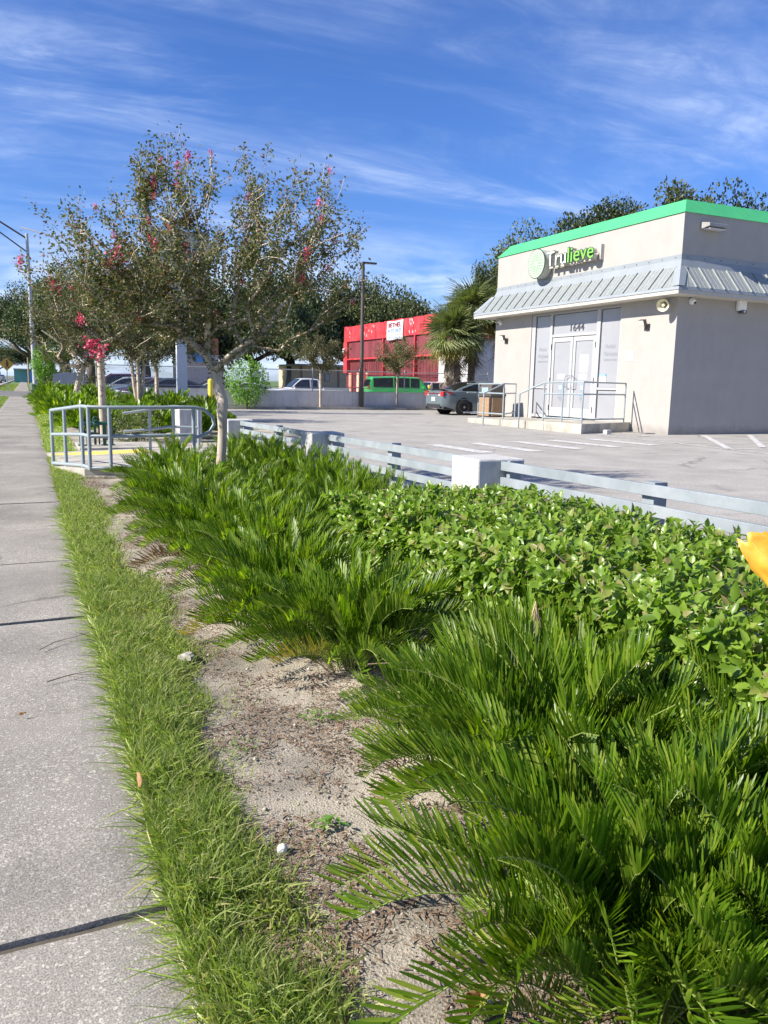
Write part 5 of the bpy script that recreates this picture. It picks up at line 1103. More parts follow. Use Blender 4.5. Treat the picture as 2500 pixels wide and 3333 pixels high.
me = skel_mesh([n-org for n in nodes], par, rad2, ch, bump=.22); addobj('trunk', me, 'bark', t)
V, F = tree_leaves([n-org for n in nodes], par, tips+sp, 21, 56, .050, .027, spread=.05, back=4)
o = addobj('crown', np_mesh('crown', V, F), 'crape_leaf', t)
rnd = random.Random(5); cand = [i for i in sp+tips if nodes[i].z > 1.7 and nodes[i].y < by_+.3]
for k in range(44):
    i = rnd.choice(cand); o = addobj('flower_cluster', rnd.choice(FL), None, t, nodes[i]-org); s = rnd.uniform(.3, .62); o.scale = (s, s, s*1.2); o.rotation_euler = (0, 0, rnd.random()*6)
o = addobj('flower_cluster', FL[0], None, t, Vector((.66, by_-1.0, 1.60))-org); o.scale = (.95,)*3
o = addobj('flower_cluster', FL[1], None, t, Vector((.76, by_-1.0, 1.54))-org); o.scale = (1.05,)*3
o = addobj('flower_cluster', FL[2], None, t, Vector((1.05, by_-.3, 2.65))-org); o.scale = (1.3,)*3

t.location = (bx_*.907, by_*.907, .116); t.scale = (.907,)*3   # stands among the coonties, root flare in the soil
# smaller crape myrtles: shared crown shapes
def small_tree(x, y, lab, trunk_h, top, rx, seed, mat='crape_leaf', stems=1, leafn=60, flowers=3, tr=.06, n=120, L=.055, name='crape_myrtle', grp='smaller crape myrtles', lean=0., rz_=None):
    t = thing(name, (x, y, 0), lab, 'tree', grp)
    cz = (trunk_h+top)/2+.1; tg = crown_targets((0, 0, cz), (rx, rx*.9, (top-trunk_h)/2*.98), n, seed, trunk_h-.1, hollow=.25)
    mbm = None; allL = []
    for s in range(stems):
        a = s*2*PI/max(1, stems)+seed; off = Vector((.14*math.cos(a), .10*math.sin(a), 0)) if stems > 1 else Vector((0, 0, 0))
        tgs = tg[s::stems]
        trunk = [tuple(off*.3+Vector((0, 0, -.05))), tuple(off*.5+Vector((.0, 0, trunk_h*.3))), tuple(off*.9+Vector((lean*.5, 0, trunk_h*.65))), tuple(off*1.2+Vector((lean, 0, trunk_h)))]
        nd, pr, rd, tp, cc_ = grow_tree(tgs, None, trunk, seed+s)
        s2 = sprays(nd, pr, rd, cc_, tp, seed, 20, .3, trunk_h)
        r5 = rd[3]; trr = tr/(stems**.5)
        rd2 = [.003+(trr-.003)*min(1.2, max(0, (r-.0035)/(r5-.0035)))**.85 for r in rd]; rd2[0] *= 1.2
        addobj('trunk', skel_mesh(nd, pr, rd2, cc_, nside=5), 'bark', t)
        allL.append((nd, pr, tp+s2))
    Vs = []; Fs = []; b = 0
    for nd, pr, tp in allL:
        V, F = tree_leaves(nd, pr, tp, seed+9, leafn, L, L*.52, spread=.085, back=4); Vs.append(V); Fs.append(F+b); b += len(V)
    addobj('crown', np_mesh('crown', np.vstack(Vs), np.vstack(Fs)), mat, t)
    rn = random.Random(seed)
    for k in range(flowers):
        nd = allL[0][0]; i = rn.choice(allL[0][2]); o = addobj('flower_cluster', rn.choice(FL), None, t, nd[i]); o.scale = (rn.uniform(.5, .9),)*3
    return t
small_tree(1.40, 17.0, 'crape myrtle on a single straight pale trunk behind the ramp railing', 1.62, 3.6, 1.15, 31, tr=.075, flowers=2, n=130, grp=None)
small_tree(1.50, 29, 'crape myrtle with a forked trunk farthest along the hedge bed', 1.5, 4.6, 2.0, 41, tr=.105, flowers=3, n=170, L=.08, lean=.25, grp=None)
small_tree(3.05, 24.5, 'multi stemmed crape myrtle in front of the parked cars', 1.6, 4.0, 1.7, 47, stems=4, tr=.10, flowers=2, n=150, L=.07, grp=None)
small_tree(4.6, 31.5, 'dark crape myrtle behind the pylon sign post', 1.6, 4.6, 1.8, 53, tr=.08, flowers=0, n=140, L=.09, grp=None, mat='oak_leaf2')
small_tree(12.40, 34.72, 'small tree with pale trunk in front of the pickup', 1.75, 3.35, 1.35, 61, mat='crape_leaf', tr=.055, flowers=0, n=110, leafn=52, L=.085, name='small_tree', grp=None)
small_tree(16.32, 34.72, 'small spreading tree in front of the green car', 1.75, 3.35, 1.35, 67, mat='crape_leaf', tr=.05, flowers=0, n=110, leafn=50, L=.085, name='small_tree', grp=None)
# green bush by the wall, topiary
def bush(name, x, y, z0, r, n, L, mat, lab, seed, cat='bush', trunk=None, shape=(1, 1, 1), grp=None):
    t = thing(name, (x, y, 0), lab, cat, grp); g = np.random.default_rng(seed)
    v = unit(g.normal(0, 1, (n, 3))); rad_ = g.random(n)**.35; k = 1+.18*np.sin(v[:, 0]*5+seed)*np.cos(v[:, 2]*4+seed)
    pos = v*rad_[:, None]*k[:, None]*np.array(r)+np.array([0, 0, z0]); pos[:, 2] = np.maximum(pos[:, 2], .02)
    V, F = leaves(T_DI, pos, v+g.normal(0, .6, (n, 3)), v+g.normal(0, .5, (n, 3))+np.array([0, 0, .5]), L*g.uniform(.6, 1.2, n), L*.55*g.uniform(.7, 1.2, n))
    addobj('crown', np_mesh('crown', V, F), mat, t)
    mb = MB()
    if trunk: mb.tube([(0, 0, -.03), (.03, 0, trunk*.5), (0, 0, trunk)], [.05, .04, .03], 7)
    else:
        for a in range(5): mb.tube([(0, 0, 0), (r[0]*.3*math.cos(a*1.3), r[1]*.3*math.sin(a*1.3), z0)], [.02, .008], 5)
    mb.build('trunk', 'bark_dark', t, world=False); return t
bush('leafy_bush', 8.85, 34.3, 1.15, (1.0, .6, 1.1), 2600, .11, 'bush_leaf', 'bright green leafy bush growing against the grey wall', 71)
bush('topiary_tree', .98, 47.6, 1.95, (.62, .6, .98), 3200, .11, 'bush_leaf', 'clipped round topped young tree on a thin stem by the verge', 73, 'tree', trunk=1.5)
bush('clipped_bush', 2.05, 21.5, .32, (.55, .55, .36), 2200, .05, 'bush_leaf', 'yellow green clipped bush in the bed beyond the ramp', 75)
bush('dark_shrub', 2.3, 52, .7, (1.6, .9, .9), 2600, .14, 'oak_leaf2', 'dark shrub at the foot of the street trees', 77)
bush('dark_shrub', 1.6, 60, .8, (1.0, 1.5, 1.0), 2600, .15, 'oak_leaf2', 'tall dark shrub beside the street light base', 78)
bush('clipped_bush', 1.95, 16.4, .30, (.5, .5, .36), 2200, .045, 'oak_leaf2', 'small round shrub just right of the valve pipes', 79)

# oaks
def oak_crown(seed, nclump=95, per=330, leaf=.24):
    g = np.random.default_rng(seed); pos = []; vv = []
    for c in range(nclump):
        v = unit(g.normal(0, 1, 3)); v[2] = abs(v[2])*1.0-.28; cr = v*np.array([1, 1, .72])*g.uniform(.45, .92)*(1+.22*math.sin(v[0]*4+seed)*math.cos(v[1]*3.3))
        rr_ = g.uniform(.14, .27); q = unit(g.normal(0, 1, (per, 3)))*(g.random((per, 1))**.4)*rr_*np.array([1.15, 1.15, .7]); pos.append(cr+q); vv.append(q)
    pos = np.vstack(pos); vv = np.vstack(vv); n = len(pos)
    V, F = leaves(T_DI, pos, unit(vv)+g.normal(0, .7, (n, 3)), unit(vv)+g.normal(0, .6, (n, 3))+np.array([0, 0, .4]), leaf*.17*g.uniform(.6, 1.3, n), leaf*.11*g.uniform(.7, 1.2, n)); return np_mesh('oak_crown', V, F)
OC = [oak_crown(s) for s in (1, 2, 3)]
OC2 = [m_.copy() for m_ in OC]
for m_ in OC: m_.materials.append(M['oak_leaf'])
for m_ in OC2: m_.materials.append(M['oak_leaf2'])
OT = []
for s in (1, 2):
    rn = random.Random(s); mb = MB(); mb.tube([(0, 0, -.05), (.02, .01, .25), (0, 0, .42)], [.065, .05, .045], 9)
    for a in range(6):
        th = a*PI/3+rn.random(); e = Vector((math.cos(th)*.5, math.sin(th)*.5, .62+rn.random()*.3)); mb.tube([(0, 0, .40), (e.x*.45, e.y*.45, .55), tuple(e)], [.03, .02, .008], 6)
    me = mb.mesh('oak_trunk', smooth=True); me.materials.append(M['bark_dark']); OT.append(me)
def oak(x, y, H, Rr, lab, k, light=False, low=.62, grp='oaks standing behind the shops'):
    t = thing('oak_tree', (x, y, 0), lab, 'tree', grp); rn = random.Random(k*7+1)
    a = addobj('crown', (OC2 if light else OC)[k % 3], None, t, (0, 0, H*low)); a.scale = (Rr, Rr, H*(1-low)/.62); a.rotation_euler = (0, 0, rn.random()*6.28)
    b = addobj('trunk', OT[k % 2], None, t); b.scale = (H*.8, H*.8, H*.66); return t
oaks = [(9.2, 70, 10.5, 6.5, 'broad dark oak behind the parked cars', 0, 0), (13.8, 76, 11.2, 6.8, 'dark oak right behind the large crape myrtle', 1, 0), (19.4, 73, 11.2, 6.5, 'dense dark oak left of the lamp post', 2, 0), (24.6, 78, 12.6, 6.6, 'tall dark oak directly behind the lamp post', 0, 0),
        (30.6, 77, 12.3, 6.2, 'lighter green rounded tree behind the banner', 1, 1), (36.5, 79, 12.0, 6.0, 'lighter green tree above the right part of the red roof', 2, 1), (27.2, 45.0, 9.0, 2.4, 'thin oak showing between the palms and the shop', 1, 0), (42, 76, 9, 6.2, 'low dark tree behind the palms', 0, 0),
        (32.6, 46.5, 12.0, 4.2, 'oak rising over the left half of the shop roof', 2, 1), (36.8, 44, 13.9, 5.0, 'dark oak above the middle of the shop roof', 0, 0), (41.2, 43, 15.0, 5.4, 'tall oak above the shop roof at right', 1, 1), (47, 42.5, 15.2, 5.8, 'tallest oak at the right edge above the shop', 2, 0),
        (4.6, 66, 9.6, 4.6, 'oak standing just right of the street light', 2, 1), (3.6, 84, 10.5, 5.8, 'oak overhanging the sidewalk behind the street light', 1, 0), (3.0, 112, 12.5, 7.2, 'distant oak over the sidewalk with sky under its limbs', 0, 0), (1.2, 98, 11.2, 5.0, 'oak limb crown reaching over the road at the left edge', 2, 0), (5.5, 140, 13, 8, 'far tree line oak beyond the driveway', 1, 0),
        (-26, 190, 12, 9, 'hazy tree across the road far away', 0, 1), (-22, 250, 12, 10, 'farthest tree on the left side of the road', 1, 1), (-9, 330, 13, 14, 'tree mass at the end of the road', 2, 1)]
for x, y, H, Rr, lab, k, l in oaks: oak(x, y, H, Rr, lab, k, bool(l), low=.50 if y > 60 and x > 8 else (.66 if x > 25 else .58))

# palms
def fan(seed, droop, nseg=30, spread=250):
    g = np.random.default_rng(seed); V = []; F = []
    def addq(pts, fs): b = len(V); V.extend(pts); F.extend([tuple(b+i for i in f) for f in fs])
    pl = .55; pet = [(0, 0, 0), (pl*.5, 0, .05), (pl, 0, .05-.1*droop)]
    for i in range(2):
        a, b = Vector(pet[i]), Vector(pet[i+1]); addq([a+Vector((0, .012, 0)), a-Vector((0, .012, 0)), b-Vector((0, .01, 0)), b+Vector((0, .01, 0))], [(0, 1, 2), (0, 2, 3)])
    c = Vector(pet[-1])
    for k in range(nseg):
        th = (k/(nseg-1)-.5)*R(spread); L = .85*(1-.32*abs(th)/R(125))*g.uniform(.88, 1.08); w_ = .022
        d = Vector((math.cos(th), math.sin(th), 0)); s = Vector((-d.y, d.x, 0)); z = lambda q: -droop*.55*q*q*1.1-.12*abs(math.sin(th))*q
        pts = []
        for q in (0.05, .45, .8, 1.):
            ww = w_*(1-.9*max(0, q-.4)/.6) if q > .4 else w_*(.4+1.5*q); p = c+d*L*q+Vector((0, 0, z(q)+g.normal(0, .012)))
            pts += [p-s*ww, p+s*ww+Vector((0, 0, .012))]
        addq(pts, [(0, 1, 3), (0, 3, 2), (2, 3, 5), (2, 5, 4), (4, 5, 7), (4, 7, 6)])
    return np_mesh('frond', [tuple(v) for v in V], F)
FG = [fan(s, d) for s, d in ((1, .3), (2, .6), (3, .9))]; FY = [m_.copy() for m_ in FG]; FD = [fan(s, d, 16, 95) for s, d in ((4, .5), (5, .9))]
for m_ in FG: m_.materials.append(M['palm_leaf'])
for m_ in FY: m_.materials.append(M['palm_yellow'])
for m_ in FD: m_.materials.append(M['palm_dead'])
def palm(x, y, h, r, lab, seed):
    t = thing('cabbage_palm', (x, y, 0), lab, 'palm', 'cabbage palms beside the shop'); rn = random.Random(seed)
    mb = MB().tube([(0, 0, -.05), (.04, 0, h*.5), (0, 0, h-.1)], [.20, .17, .19], 12)
    for k in range(40): a = rn.random()*6.28; z = h*rn.random(); mb.add([(.17*math.cos(a), .17*math.sin(a), z), (.17*math.cos(a+.3), .17*math.sin(a+.3), z), (.27*math.cos(a+.15), .27*math.sin(a+.15), z+.16)], [(0, 1, 2)])
    mb.build('trunk', 'palm_trunk', t, world=False, smooth=False)
    def put(me, el, sc_, z):
        o = addobj('frond', me, None, t, (0, 0, z)); az = rn.random()*2*PI; o.rotation_euler = (rn.gauss(0, .35), -el, az); o.scale = (r*sc_,)*3
    for k in range(60): put(rn.choice(FG), R(rn.uniform(-18, 82)), rn.uniform(.8, 1.1), h+rn.uniform(-.2, .1))
    for k in range(12): put(rn.choice(FY), R(rn.uniform(-50, -10)), rn.uniform(.75, 1.), h-.2)
    for k in range(30): put(rn.choice(FD), R(rn.uniform(-90, -62)), rn.uniform(.6, .95), h-rn.uniform(.0, 1.5))
palm(17.95, 32.3, 3.45, 1.25, 'lower palm at the left with yellowing and hanging dead fans', 1); palm(19.35, 33.0, 4.65, 1.25, 'taller palm in the middle beside the shop corner', 2); palm(20.9, 32.6, 4.6, 1.2, 'palm closest to the shop wall with a dead frond skirt', 3)

# ================================================================== COONTIE PLANTS
T_LF = (np.array([(-.30, 0, 0), (.30, 0, 0), (-.5, .3, .10), (.5, .3, .10), (0, .3, -.12), (-.5, .72, .08), (.5, .72, .08), (0, .72, -.10), (-.26, .95, 0), (.26, .95, 0), (0, 1, 0)]),
        np.array([(0, 1, 4), (0, 4, 2), (1, 3, 4), (2, 4, 7), (2, 7, 5), (4, 3, 6), (4, 6, 7), (5, 7, 8), (7, 6, 9), (7, 9, 8), (8, 9, 10)]))
def frond_mesh(seed, e0, e1, length, npair=31, lmax=.084, wid=.0066, mat='coontie', simple=False):
    g = np.random.default_rng(seed); n = 14; pts = [np.zeros(3)]; tan = []; side_b = g.normal(0, .25)
    for i in range(n):
        s = i/(n-1); el = e0+(e1-e0)*s**1.25; az = side_b*s; d = np.array([math.cos(el)*math.cos(az), math.cos(el)*math.sin(az), math.sin(el)]); tan.append(d); pts.append(pts[-1]+d*length/n)
    tan.append(tan[-1]); pts = np.array(pts); tan = np.array(tan)
    pos = []; dd = []; nn = []; LL = []; WW = []; BB = []
    for k in range(npair):
        s = .24+.76*(k+.5)/npair; a = s*n; i = min(int(a), n-1); f = a-i; p = pts[i]*(1-f)+pts[i+1]*f; tg = unit(tan[i]*(1-f)+tan[i+1]*f)
        sd = unit(np.cross(tg, np.array([0, 0, 1.])+.001)); upn = np.cross(sd, tg)
        env = math.sin(PI*min(1, .18+.82*(k/npair)**.9))**.5*.95+.05; u = k/npair
        for sg_ in (-1, 1):
            d = tg*(.50+.70*u)+sd*sg_*(.72-.30*u)+upn*.55+np.array([0, 0, .35])+g.normal(0, .075, 3); pos.append(p+g.normal(0, .001, 3)); dd.append(d); nn.append(upn+sd*sg_*-.55+g.normal(0, .12, 3))
            LL.append(lmax*(.55+.45*env)*g.uniform(.85, 1.08)); WW.append(wid*g.uniform(.85, 1.15)); BB.append(tg*.012+np.array([0, 0, .014])+g.normal(0, .004, 3))
    V, F = leaves(T_LF if not simple else T_BL, np.array(pos), np.array(dd), np.array(nn), np.array(LL), np.array(WW)*(1 if not simple else 1.2), np.array(BB))
    me = np_mesh('frond', V, F, smooth=not simple); me.materials.append(M[mat])
    mb = MB().tube([tuple(p) for p in pts[::2]], [.0032*(1-.6*i/(len(pts[::2])-1)) for i in range(len(pts[::2]))], 4, caps=False)
    rm = mb.mesh('rachis'); rm.materials.append(M['rachis'])
    # join stem into the same mesh with a second material slot
    b = bmesh.new(); b.from_mesh(me); nf = len(b.faces); b.from_mesh(rm); b.faces.ensure_lookup_table()
    for f in b.faces[nf:]: f.material_index = 1
    me.materials.append(M['rachis']); b.to_mesh(me); b.free(); return me
FRU = [frond_mesh(10+i, R(84), R(62-5*i), .50+.03*i) for i in range(5)]
FRM = [frond_mesh(20+i, R(74), R(34-8*i), .50+.02*i) for i in range(5)]
FRL = [frond_mesh(30+i, R(54), R(4-9*i), .46+.02*i) for i in range(5)]
FRY = [frond_mesh(40+i, R(40), R(-20), .46, mat='coontie_y') for i in range(2)]
FRD = [frond_mesh(50+i, R(28), R(-34), .42, npair=17, mat='coontie_d') for i in range(2)]
def coontie(x, y, r, hk, nf, lab, seed, grp, z=0):
    t = thing('coontie_plant', (x, y, z), lab, 'fern like shrub', grp); rn = random.Random(seed)
    nf = int(nf*1.15)
    for k in range(nf):
        u = (k+.5)/nf; az = k*2.39996+rn.gauss(0, .2)
        if u < .36: me = rn.choice(FRU); s = hk*rn.uniform(.8, 1.08); br = .05
        elif u < .70: me = rn.choice(FRM); s = r/.46*rn.uniform(.82, 1.08); br = .07
        else: me = rn.choice(FRL); s = r/.46*rn.uniform(.85, 1.08); br = .09
        if u > .90 and rn.random() < .30: me = rn.choice(FRY)
        elif u > .90 and rn.random() < .35: me = rn.choice(FRD)
        o = addobj('frond', me, None, t, (br*math.cos(az)*rn.random()*1.6, br*math.sin(az)*rn.random()*1.6, .0)); o.rotation_euler = (rn.gauss(0, .14), rn.gauss(0, .13), az+rn.gauss(0, .15)); o.scale = (s, s, s*(1 if u >= .36 else 1))
    return t
PL = [(1.26, .86, .42, .70, 60, 'coontie cut by the bottom edge of the picture'), (1.02, 1.02, .34, .60, 50, 'low coontie at the bottom edge beside the sand'), (1.10, 3.45, .36, .62, 50, 'low coontie bulging onto the sand beyond the shaded gap'), (1.06, 4.9, .36, .7, 44, 'low coontie at the sand edge left of the hedge corner'), (1.02, 5.9, .36, .7, 40, 'low coontie with brown tips at the sand edge'),
  (1.48, 1.08, .48, .82, 84, 'coontie at the bottom edge right of the nearest one'), (1.24, 1.86, .36, .66, 50, 'low coontie spreading over the sand beside the second one'),
    # x, y, radius, height factor, fronds, label
    (1.14, 1.18, .50, .78, 92, 'coontie nearest the camera at the bottom right, spilling yellow fronds over the sand'),
    (1.36, 1.68, .52, .92, 92, 'big glossy coontie in front of the leafy hedge, second from the camera'),
    (1.62, 2.12, .46, .90, 80, 'upright coontie against the street side of the leafy hedge'),
    (1.80, 1.36, .46, .90, 76, 'upright coontie at the right edge in front of the hedge end'),
    (1.28, 2.20, .32, .62, 60, 'coontie at the dark gap left of the leafy hedge'),
    (2.02, 1.72, .42, .92, 62, 'coontie wedged at the foot of the hedge near the right edge'),
    (1.28, 3.10, .46, .76, 84, 'dark coontie just beyond the shaded gap beside the hedge'),
    (1.18, 3.80, .48, .80, 84, 'coontie bulging toward the sandy strip left of the hedge end'),
    (1.28, 4.55, .50, .86, 80, 'coontie left of the pale corner of the hedge'), (1.16, 5.30, .52, .92, 76, 'coontie with reddish lower fronds by the bare sand'),
    (1.98, 5.35, .46, .9, 52, 'coontie directly beyond the hedge end'), (2.55, 5.45, .45, .9, 48, 'coontie between the hedge end and the rail fence'),
    (1.18, 6.20, .54, 1.0, 66, 'coontie at the sand edge two plants beyond the hedge'), (1.85, 6.2, .46, .82, 48, 'coontie in the middle of the bed past the hedge'), (2.5, 6.25, .46, .95, 46, 'coontie close to the rail fence past the hedge'),
    (1.20, 7.1, .54, 1.0, 60, 'coontie at the sand edge halfway to the ramp'), (1.9, 7.0, .46, .72, 44, 'coontie mid bed halfway to the ramp'), (2.55, 7.1, .46, 1., 44, 'coontie by the fence rails halfway to the ramp'),
    (1.24, 7.95, .50, .86, 56, 'coontie at the sand edge nearing the ramp'), (1.95, 7.85, .44, .62, 42, 'coontie in front of the large crape myrtle trunk'), (2.6, 8.0, .46, 1., 42, 'coontie by the middle white fence block'),
    (1.34, 8.85, .48, .86, 50, 'coontie almost touching the ramp corner'), (2.35, 8.75, .42, .68, 36, 'coontie at the foot of the large crape myrtle trunk on its fence side'), (2.65, 8.9, .46, 1., 40, 'coontie right of the large crape myrtle trunk'),
    (1.62, 9.65, .46, 1., 40, 'coontie covering the near edge of the ramp'), (2.3, 9.9, .40, .8, 34, 'coontie behind the large crape myrtle trunk'), (2.8, 9.8, .46, 1., 38, 'coontie at the fence beyond the crape myrtle'),
    (2.75, 10.7, .46, .9, 34, 'coontie right of the looped railing end'), (2.9, 11.7, .46, .85, 34, 'last coontie before the far fence block'),
    (2.95, 6.7, .36, .9, 30, 'narrow coontie squeezed against the fence rails'), (2.95, 7.6, .36, .95, 30, 'coontie pushing through the fence rails near the middle block')]
for i, (x, y, r, hk, nf, lab) in enumerate(PL): coontie(x, y, r, hk, nf, lab, 100+i, 'coontie plants in the sandy bed')
# a yellow tuft at the bottom right corner
t = thing('coontie_plant', (1.62, 1.02, 0), 'small pale green tuft at the very bottom right corner', 'fern like shrub', 'coontie plants in the sandy bed')
rn = random.Random(3)
for k in range(16): o = addobj('frond', rn.choice(FRY if k % 4 == 0 else FRM), None, t, (0, 0, 0)); o.rotation_euler = (0, rn.gauss(-.1, .2), k*2.4); o.scale = (.5,)*3

# plants beyond the ramp, one mesh each
def far_mesh(seed, nf=46):
    g = random.Random(seed); Vs = []; Fs = []; b = 0
    SF = [frond_mesh(seed*10+i, R(78-i*9), R(40-i*16), .55, npair=13, lmax=.10, wid=.02, simple=True) for i in range(5)]
    for k in range(nf):
        me = SF[min(4, int(5*k/nf))]; az = k*2.4; n = len(me.vertices); co = np.empty(n*3); me.vertices.foreach_get('co', co); co = co.reshape(-1, 3)*g.uniform(.85, 1.1)
        c, s = math.cos(az), math.sin(az); co = np.stack([co[:, 0]*c-co[:, 1]*s, co[:, 0]*s+co[:, 1]*c, co[:, 2]], 1); me.calc_loop_triangles(); T = np.array([tuple(t_.vertices) for t_ in me.loop_triangles]); Vs.append(co); Fs.append(T+b); b += n
    m_ = np_mesh('coontie', np.vstack(Vs), np.vstack(Fs)); m_.materials.append(M['coontie']); return m_
FM = [far_mesh(5), far_mesh(6)]
spots = [(3.3, 17.2), (2.7, 17.9), (3.8, 18.6), (3.1, 19.4), (4.2, 20.3), (2.4, 19.6), (3.4, 21.0), (4.6, 22.4), (2.7, 21.9), (3.7, 23.0), (5.0, 24.6), (2.9, 24.2), (4.1, 25.2), (1.9, 23.5), (1.2, 21.5), (.95, 23.6), (1.6, 25.3), (3.2, 26.6), (4.6, 27.4), (1.1, 26.6), (2.2, 27.2), (.85, 29.5), (1.7, 30.6), (2.8, 29.8), (3.9, 30.6), (.75, 33), (1.6, 34.5), (2.5, 33.2), (.9, 37), (1.9, 38), (2.7, 36.6), (.95, 40.8), (1.9, 42), (2.8, 41), (5.0, 29.2), (1.15, 18.9), (1.75, 18.6)]
for i, (x, y) in enumerate(spots):
    o = bpy.data.objects.new('coontie_plant', FM[i % 2]); col.objects.link(o); o.location = (x, y, 0); k = random.uniform(.95, 1.25)*(1+.012*max(0, y-20)); o.scale = (k*1.25, k*1.25, k*(1.05 if y < 22 else 1.25)); o.rotation_euler = (0, 0, i*1.7)
    tag(o, 'coontie shrub merging into the low green mass beyond the ramp', 'fern like shrub', 'coontie mass beyond the ramp')

# ================================================================== LEAFY HEDGE
hx0, hx1, hy0, hy1, hz = 1.70, 3.02, .9, 4.62, .60
hg = thing('leafy_hedge', (2.4, 2.8, 0), 'clipped bright green broad leaved hedge in front of the rail fence', 'hedge')
g = np.random.default_rng(17)
def hedge_pts(n, depth):
    P_ = []; Nn = []
    while len(P_) < n:
        # superellipsoid-like box surface sample
        f = g.random()
        if f < .42: p = np.array([g.uniform(hx0, hx1), g.uniform(hy0, hy1), hz]); nv = np.array([0, 0, 1.])
        elif f < .82: p = np.array([hx0, g.uniform(hy0, hy1), g.uniform(.05, hz)]); nv = np.array([-1., 0, .15])
        elif f < .92: p = np.array([g.uniform(hx0, hx1), hy1, g.uniform(.08, hz)]); nv = np.array([0, 1., .2])
        else: p = np.array([hx1, g.uniform(hy0, hy1), g.uniform(.15, hz)]); nv = np.array([1., 0, .2])
        # round the upper edges and let the surface wander
        for ax_, lo_, hi_ in ((0, hx0, hx1), (1, hy0, hy1)):
            d = min(p[ax_]-lo_, hi_-p[ax_])
            if d < .22 and nv[2] > .5: p[2] -= .11*((.22-d)/.22)**2; nv = nv+np.array([0., 0, 0]); nv[ax_] += (-1 if p[ax_]-lo_ < hi_-p[ax_] else 1)*(.22-d)/.22*.8
        w_ = .055*noise.noise(Vector((p[0]*3, p[1]*3, p[2]*3)))+.03*noise.noise(Vector((p[0]*8, p[1]*8, p[2]*8)))
        if nv[0] < -.5 : p[0] += (hz-p[2])*.10
        p = p+nv/np.linalg.norm(nv)*(w_-depth*g.random()**1.3)
        # left end slopes down to a rounded corner
        if p[1] > 4.1: p[2] -= (p[1]-4.1)*.10
        P_.append(p); Nn.append(nv/np.linalg.norm(nv))
    return np.array(P_), np.array(Nn)
Sp, Sn = hedge_pts(5000, .11); ns_ = len(Sp)     # leafy shoots, each carrying leaves in a spiral
ax_s = unit(Sn*.75+g.normal(0, .55, (ns_, 3))+np.array([-.12, 0, .30])); Lsh = g.uniform(.03, .10, ns_)
Pp = []; d = []; nr = []; Ls = []; Nn = []
for i in range(ns_):
    a_ = ax_s[i]; u_ = unit(np.cross(a_, [.3, .2, 1.])); v_ = np.cross(a_, u_); m_ = int(5+Lsh[i]*55); ph = g.random()*6.28
    for k in range(m_):
        s_ = (k+.5)/m_; th = ph+k*2.4; rd_ = u_*math.cos(th)+v_*math.sin(th)
        Pp.append(Sp[i]+a_*Lsh[i]*(s_-.6)); dd_ = a_*(.15+.8*s_)+rd_*(1.05-.5*s_)+g.normal(0, .12, 3)+np.array([0, 0, -.10]); d.append(dd_); nr.append(a_*1.0+rd_*-.3+np.array([-.55, -.10, .45])+g.normal(0, .2, 3)); Ls.append(.035*(.55+.75*math.sin(PI*(.25+.6*(1-s_))))*g.uniform(.75, 1.25)); Nn.append(Sn[i])
Pp = np.array(Pp); d = np.array(d); nr = np.array(nr); Ls = np.array(Ls); Nn = np.array(Nn); n = len(Pp); Ws = Ls*g.uniform(.66, .90, n)
cam_p = np.array([0, 0, 1.25]); dist = np.linalg.norm(Pp-cam_p, axis=1)-Nn @ np.array([-.3, -.2, .5])*.3
near = np.argsort(dist)[:300]; mask = np.ones(n, bool); mask[near] = False
V, F = leaves(T_OV, Pp[mask], d[mask], nr[mask], Ls[mask], Ws[mask], g.normal(0, .006, (mask.sum(), 3)))
o = addobj('leaf_mass', np_mesh('leaf_mass', V-np.array([2.4, 2.8, 0]), F), 'hedge_leaf', hg); o['kind'] = 'stuff'
LM = []
for s in range(3):
    V, F = leaves(T_OV, np.zeros((1, 3)), np.array([[0, 1., 0]]), np.array([[0, 0, 1.]]), np.array([1.]), np.array([.55+.07*s]), np.array([[0, 0, -.12+.1*s]])); m_ = np_mesh('leaf', V, F, smooth=False); m_.materials.append(M['hedge_leaf']); LM.append(m_)
for i in near:
    dv = Vector(unit(d[i])); sd = dv.cross(Vector(nr[i])).normalized(); nz = sd.cross(dv); o = addobj('leaf', LM[i % 3], None, hg)
    mt = Matrix((sd, dv, nz)).transposed().to_4x4() @ Matrix.Diagonal((Ls[i]*1.12,)*3+(1,)); mt.translation = Vector(Pp[i])-Vector((2.4, 2.8, 0)); o.matrix_local = mt
mb = MB(); rn = random.Random(8)
for k in range(150):
    a = Vector((rn.uniform(hx0+.2, hx1-.15), rn.uniform(hy0, hy1-.15), 0)); e = Vector((a.x+rn.gauss(0, .2), a.y+rn.gauss(0, .2), rn.uniform(.35, .56))); mb.tube([a, a.lerp(e, .5)+Vector((rn.gauss(0, .03), rn.gauss(0, .03), 0)), e], [.007, .005, .003], 4, caps=False)
for k in range(110):   # woody shoots in the clipped surface
    a = Vector((rn.uniform(hx0+.05, hx1), rn.uniform(hy0, hy1-.1), hz-rn.uniform(.0, .06))); mb.tube([a, a+Vector((rn.gauss(0, .07), rn.gauss(0, .07), rn.uniform(.0, .05)))], [.003, .002], 4)
mb.build('stem', P('hedge_stem', (.22, .17, .10), .8, var=.2), hg); bpy.data.objects['stem']['kind'] = 'stuff'

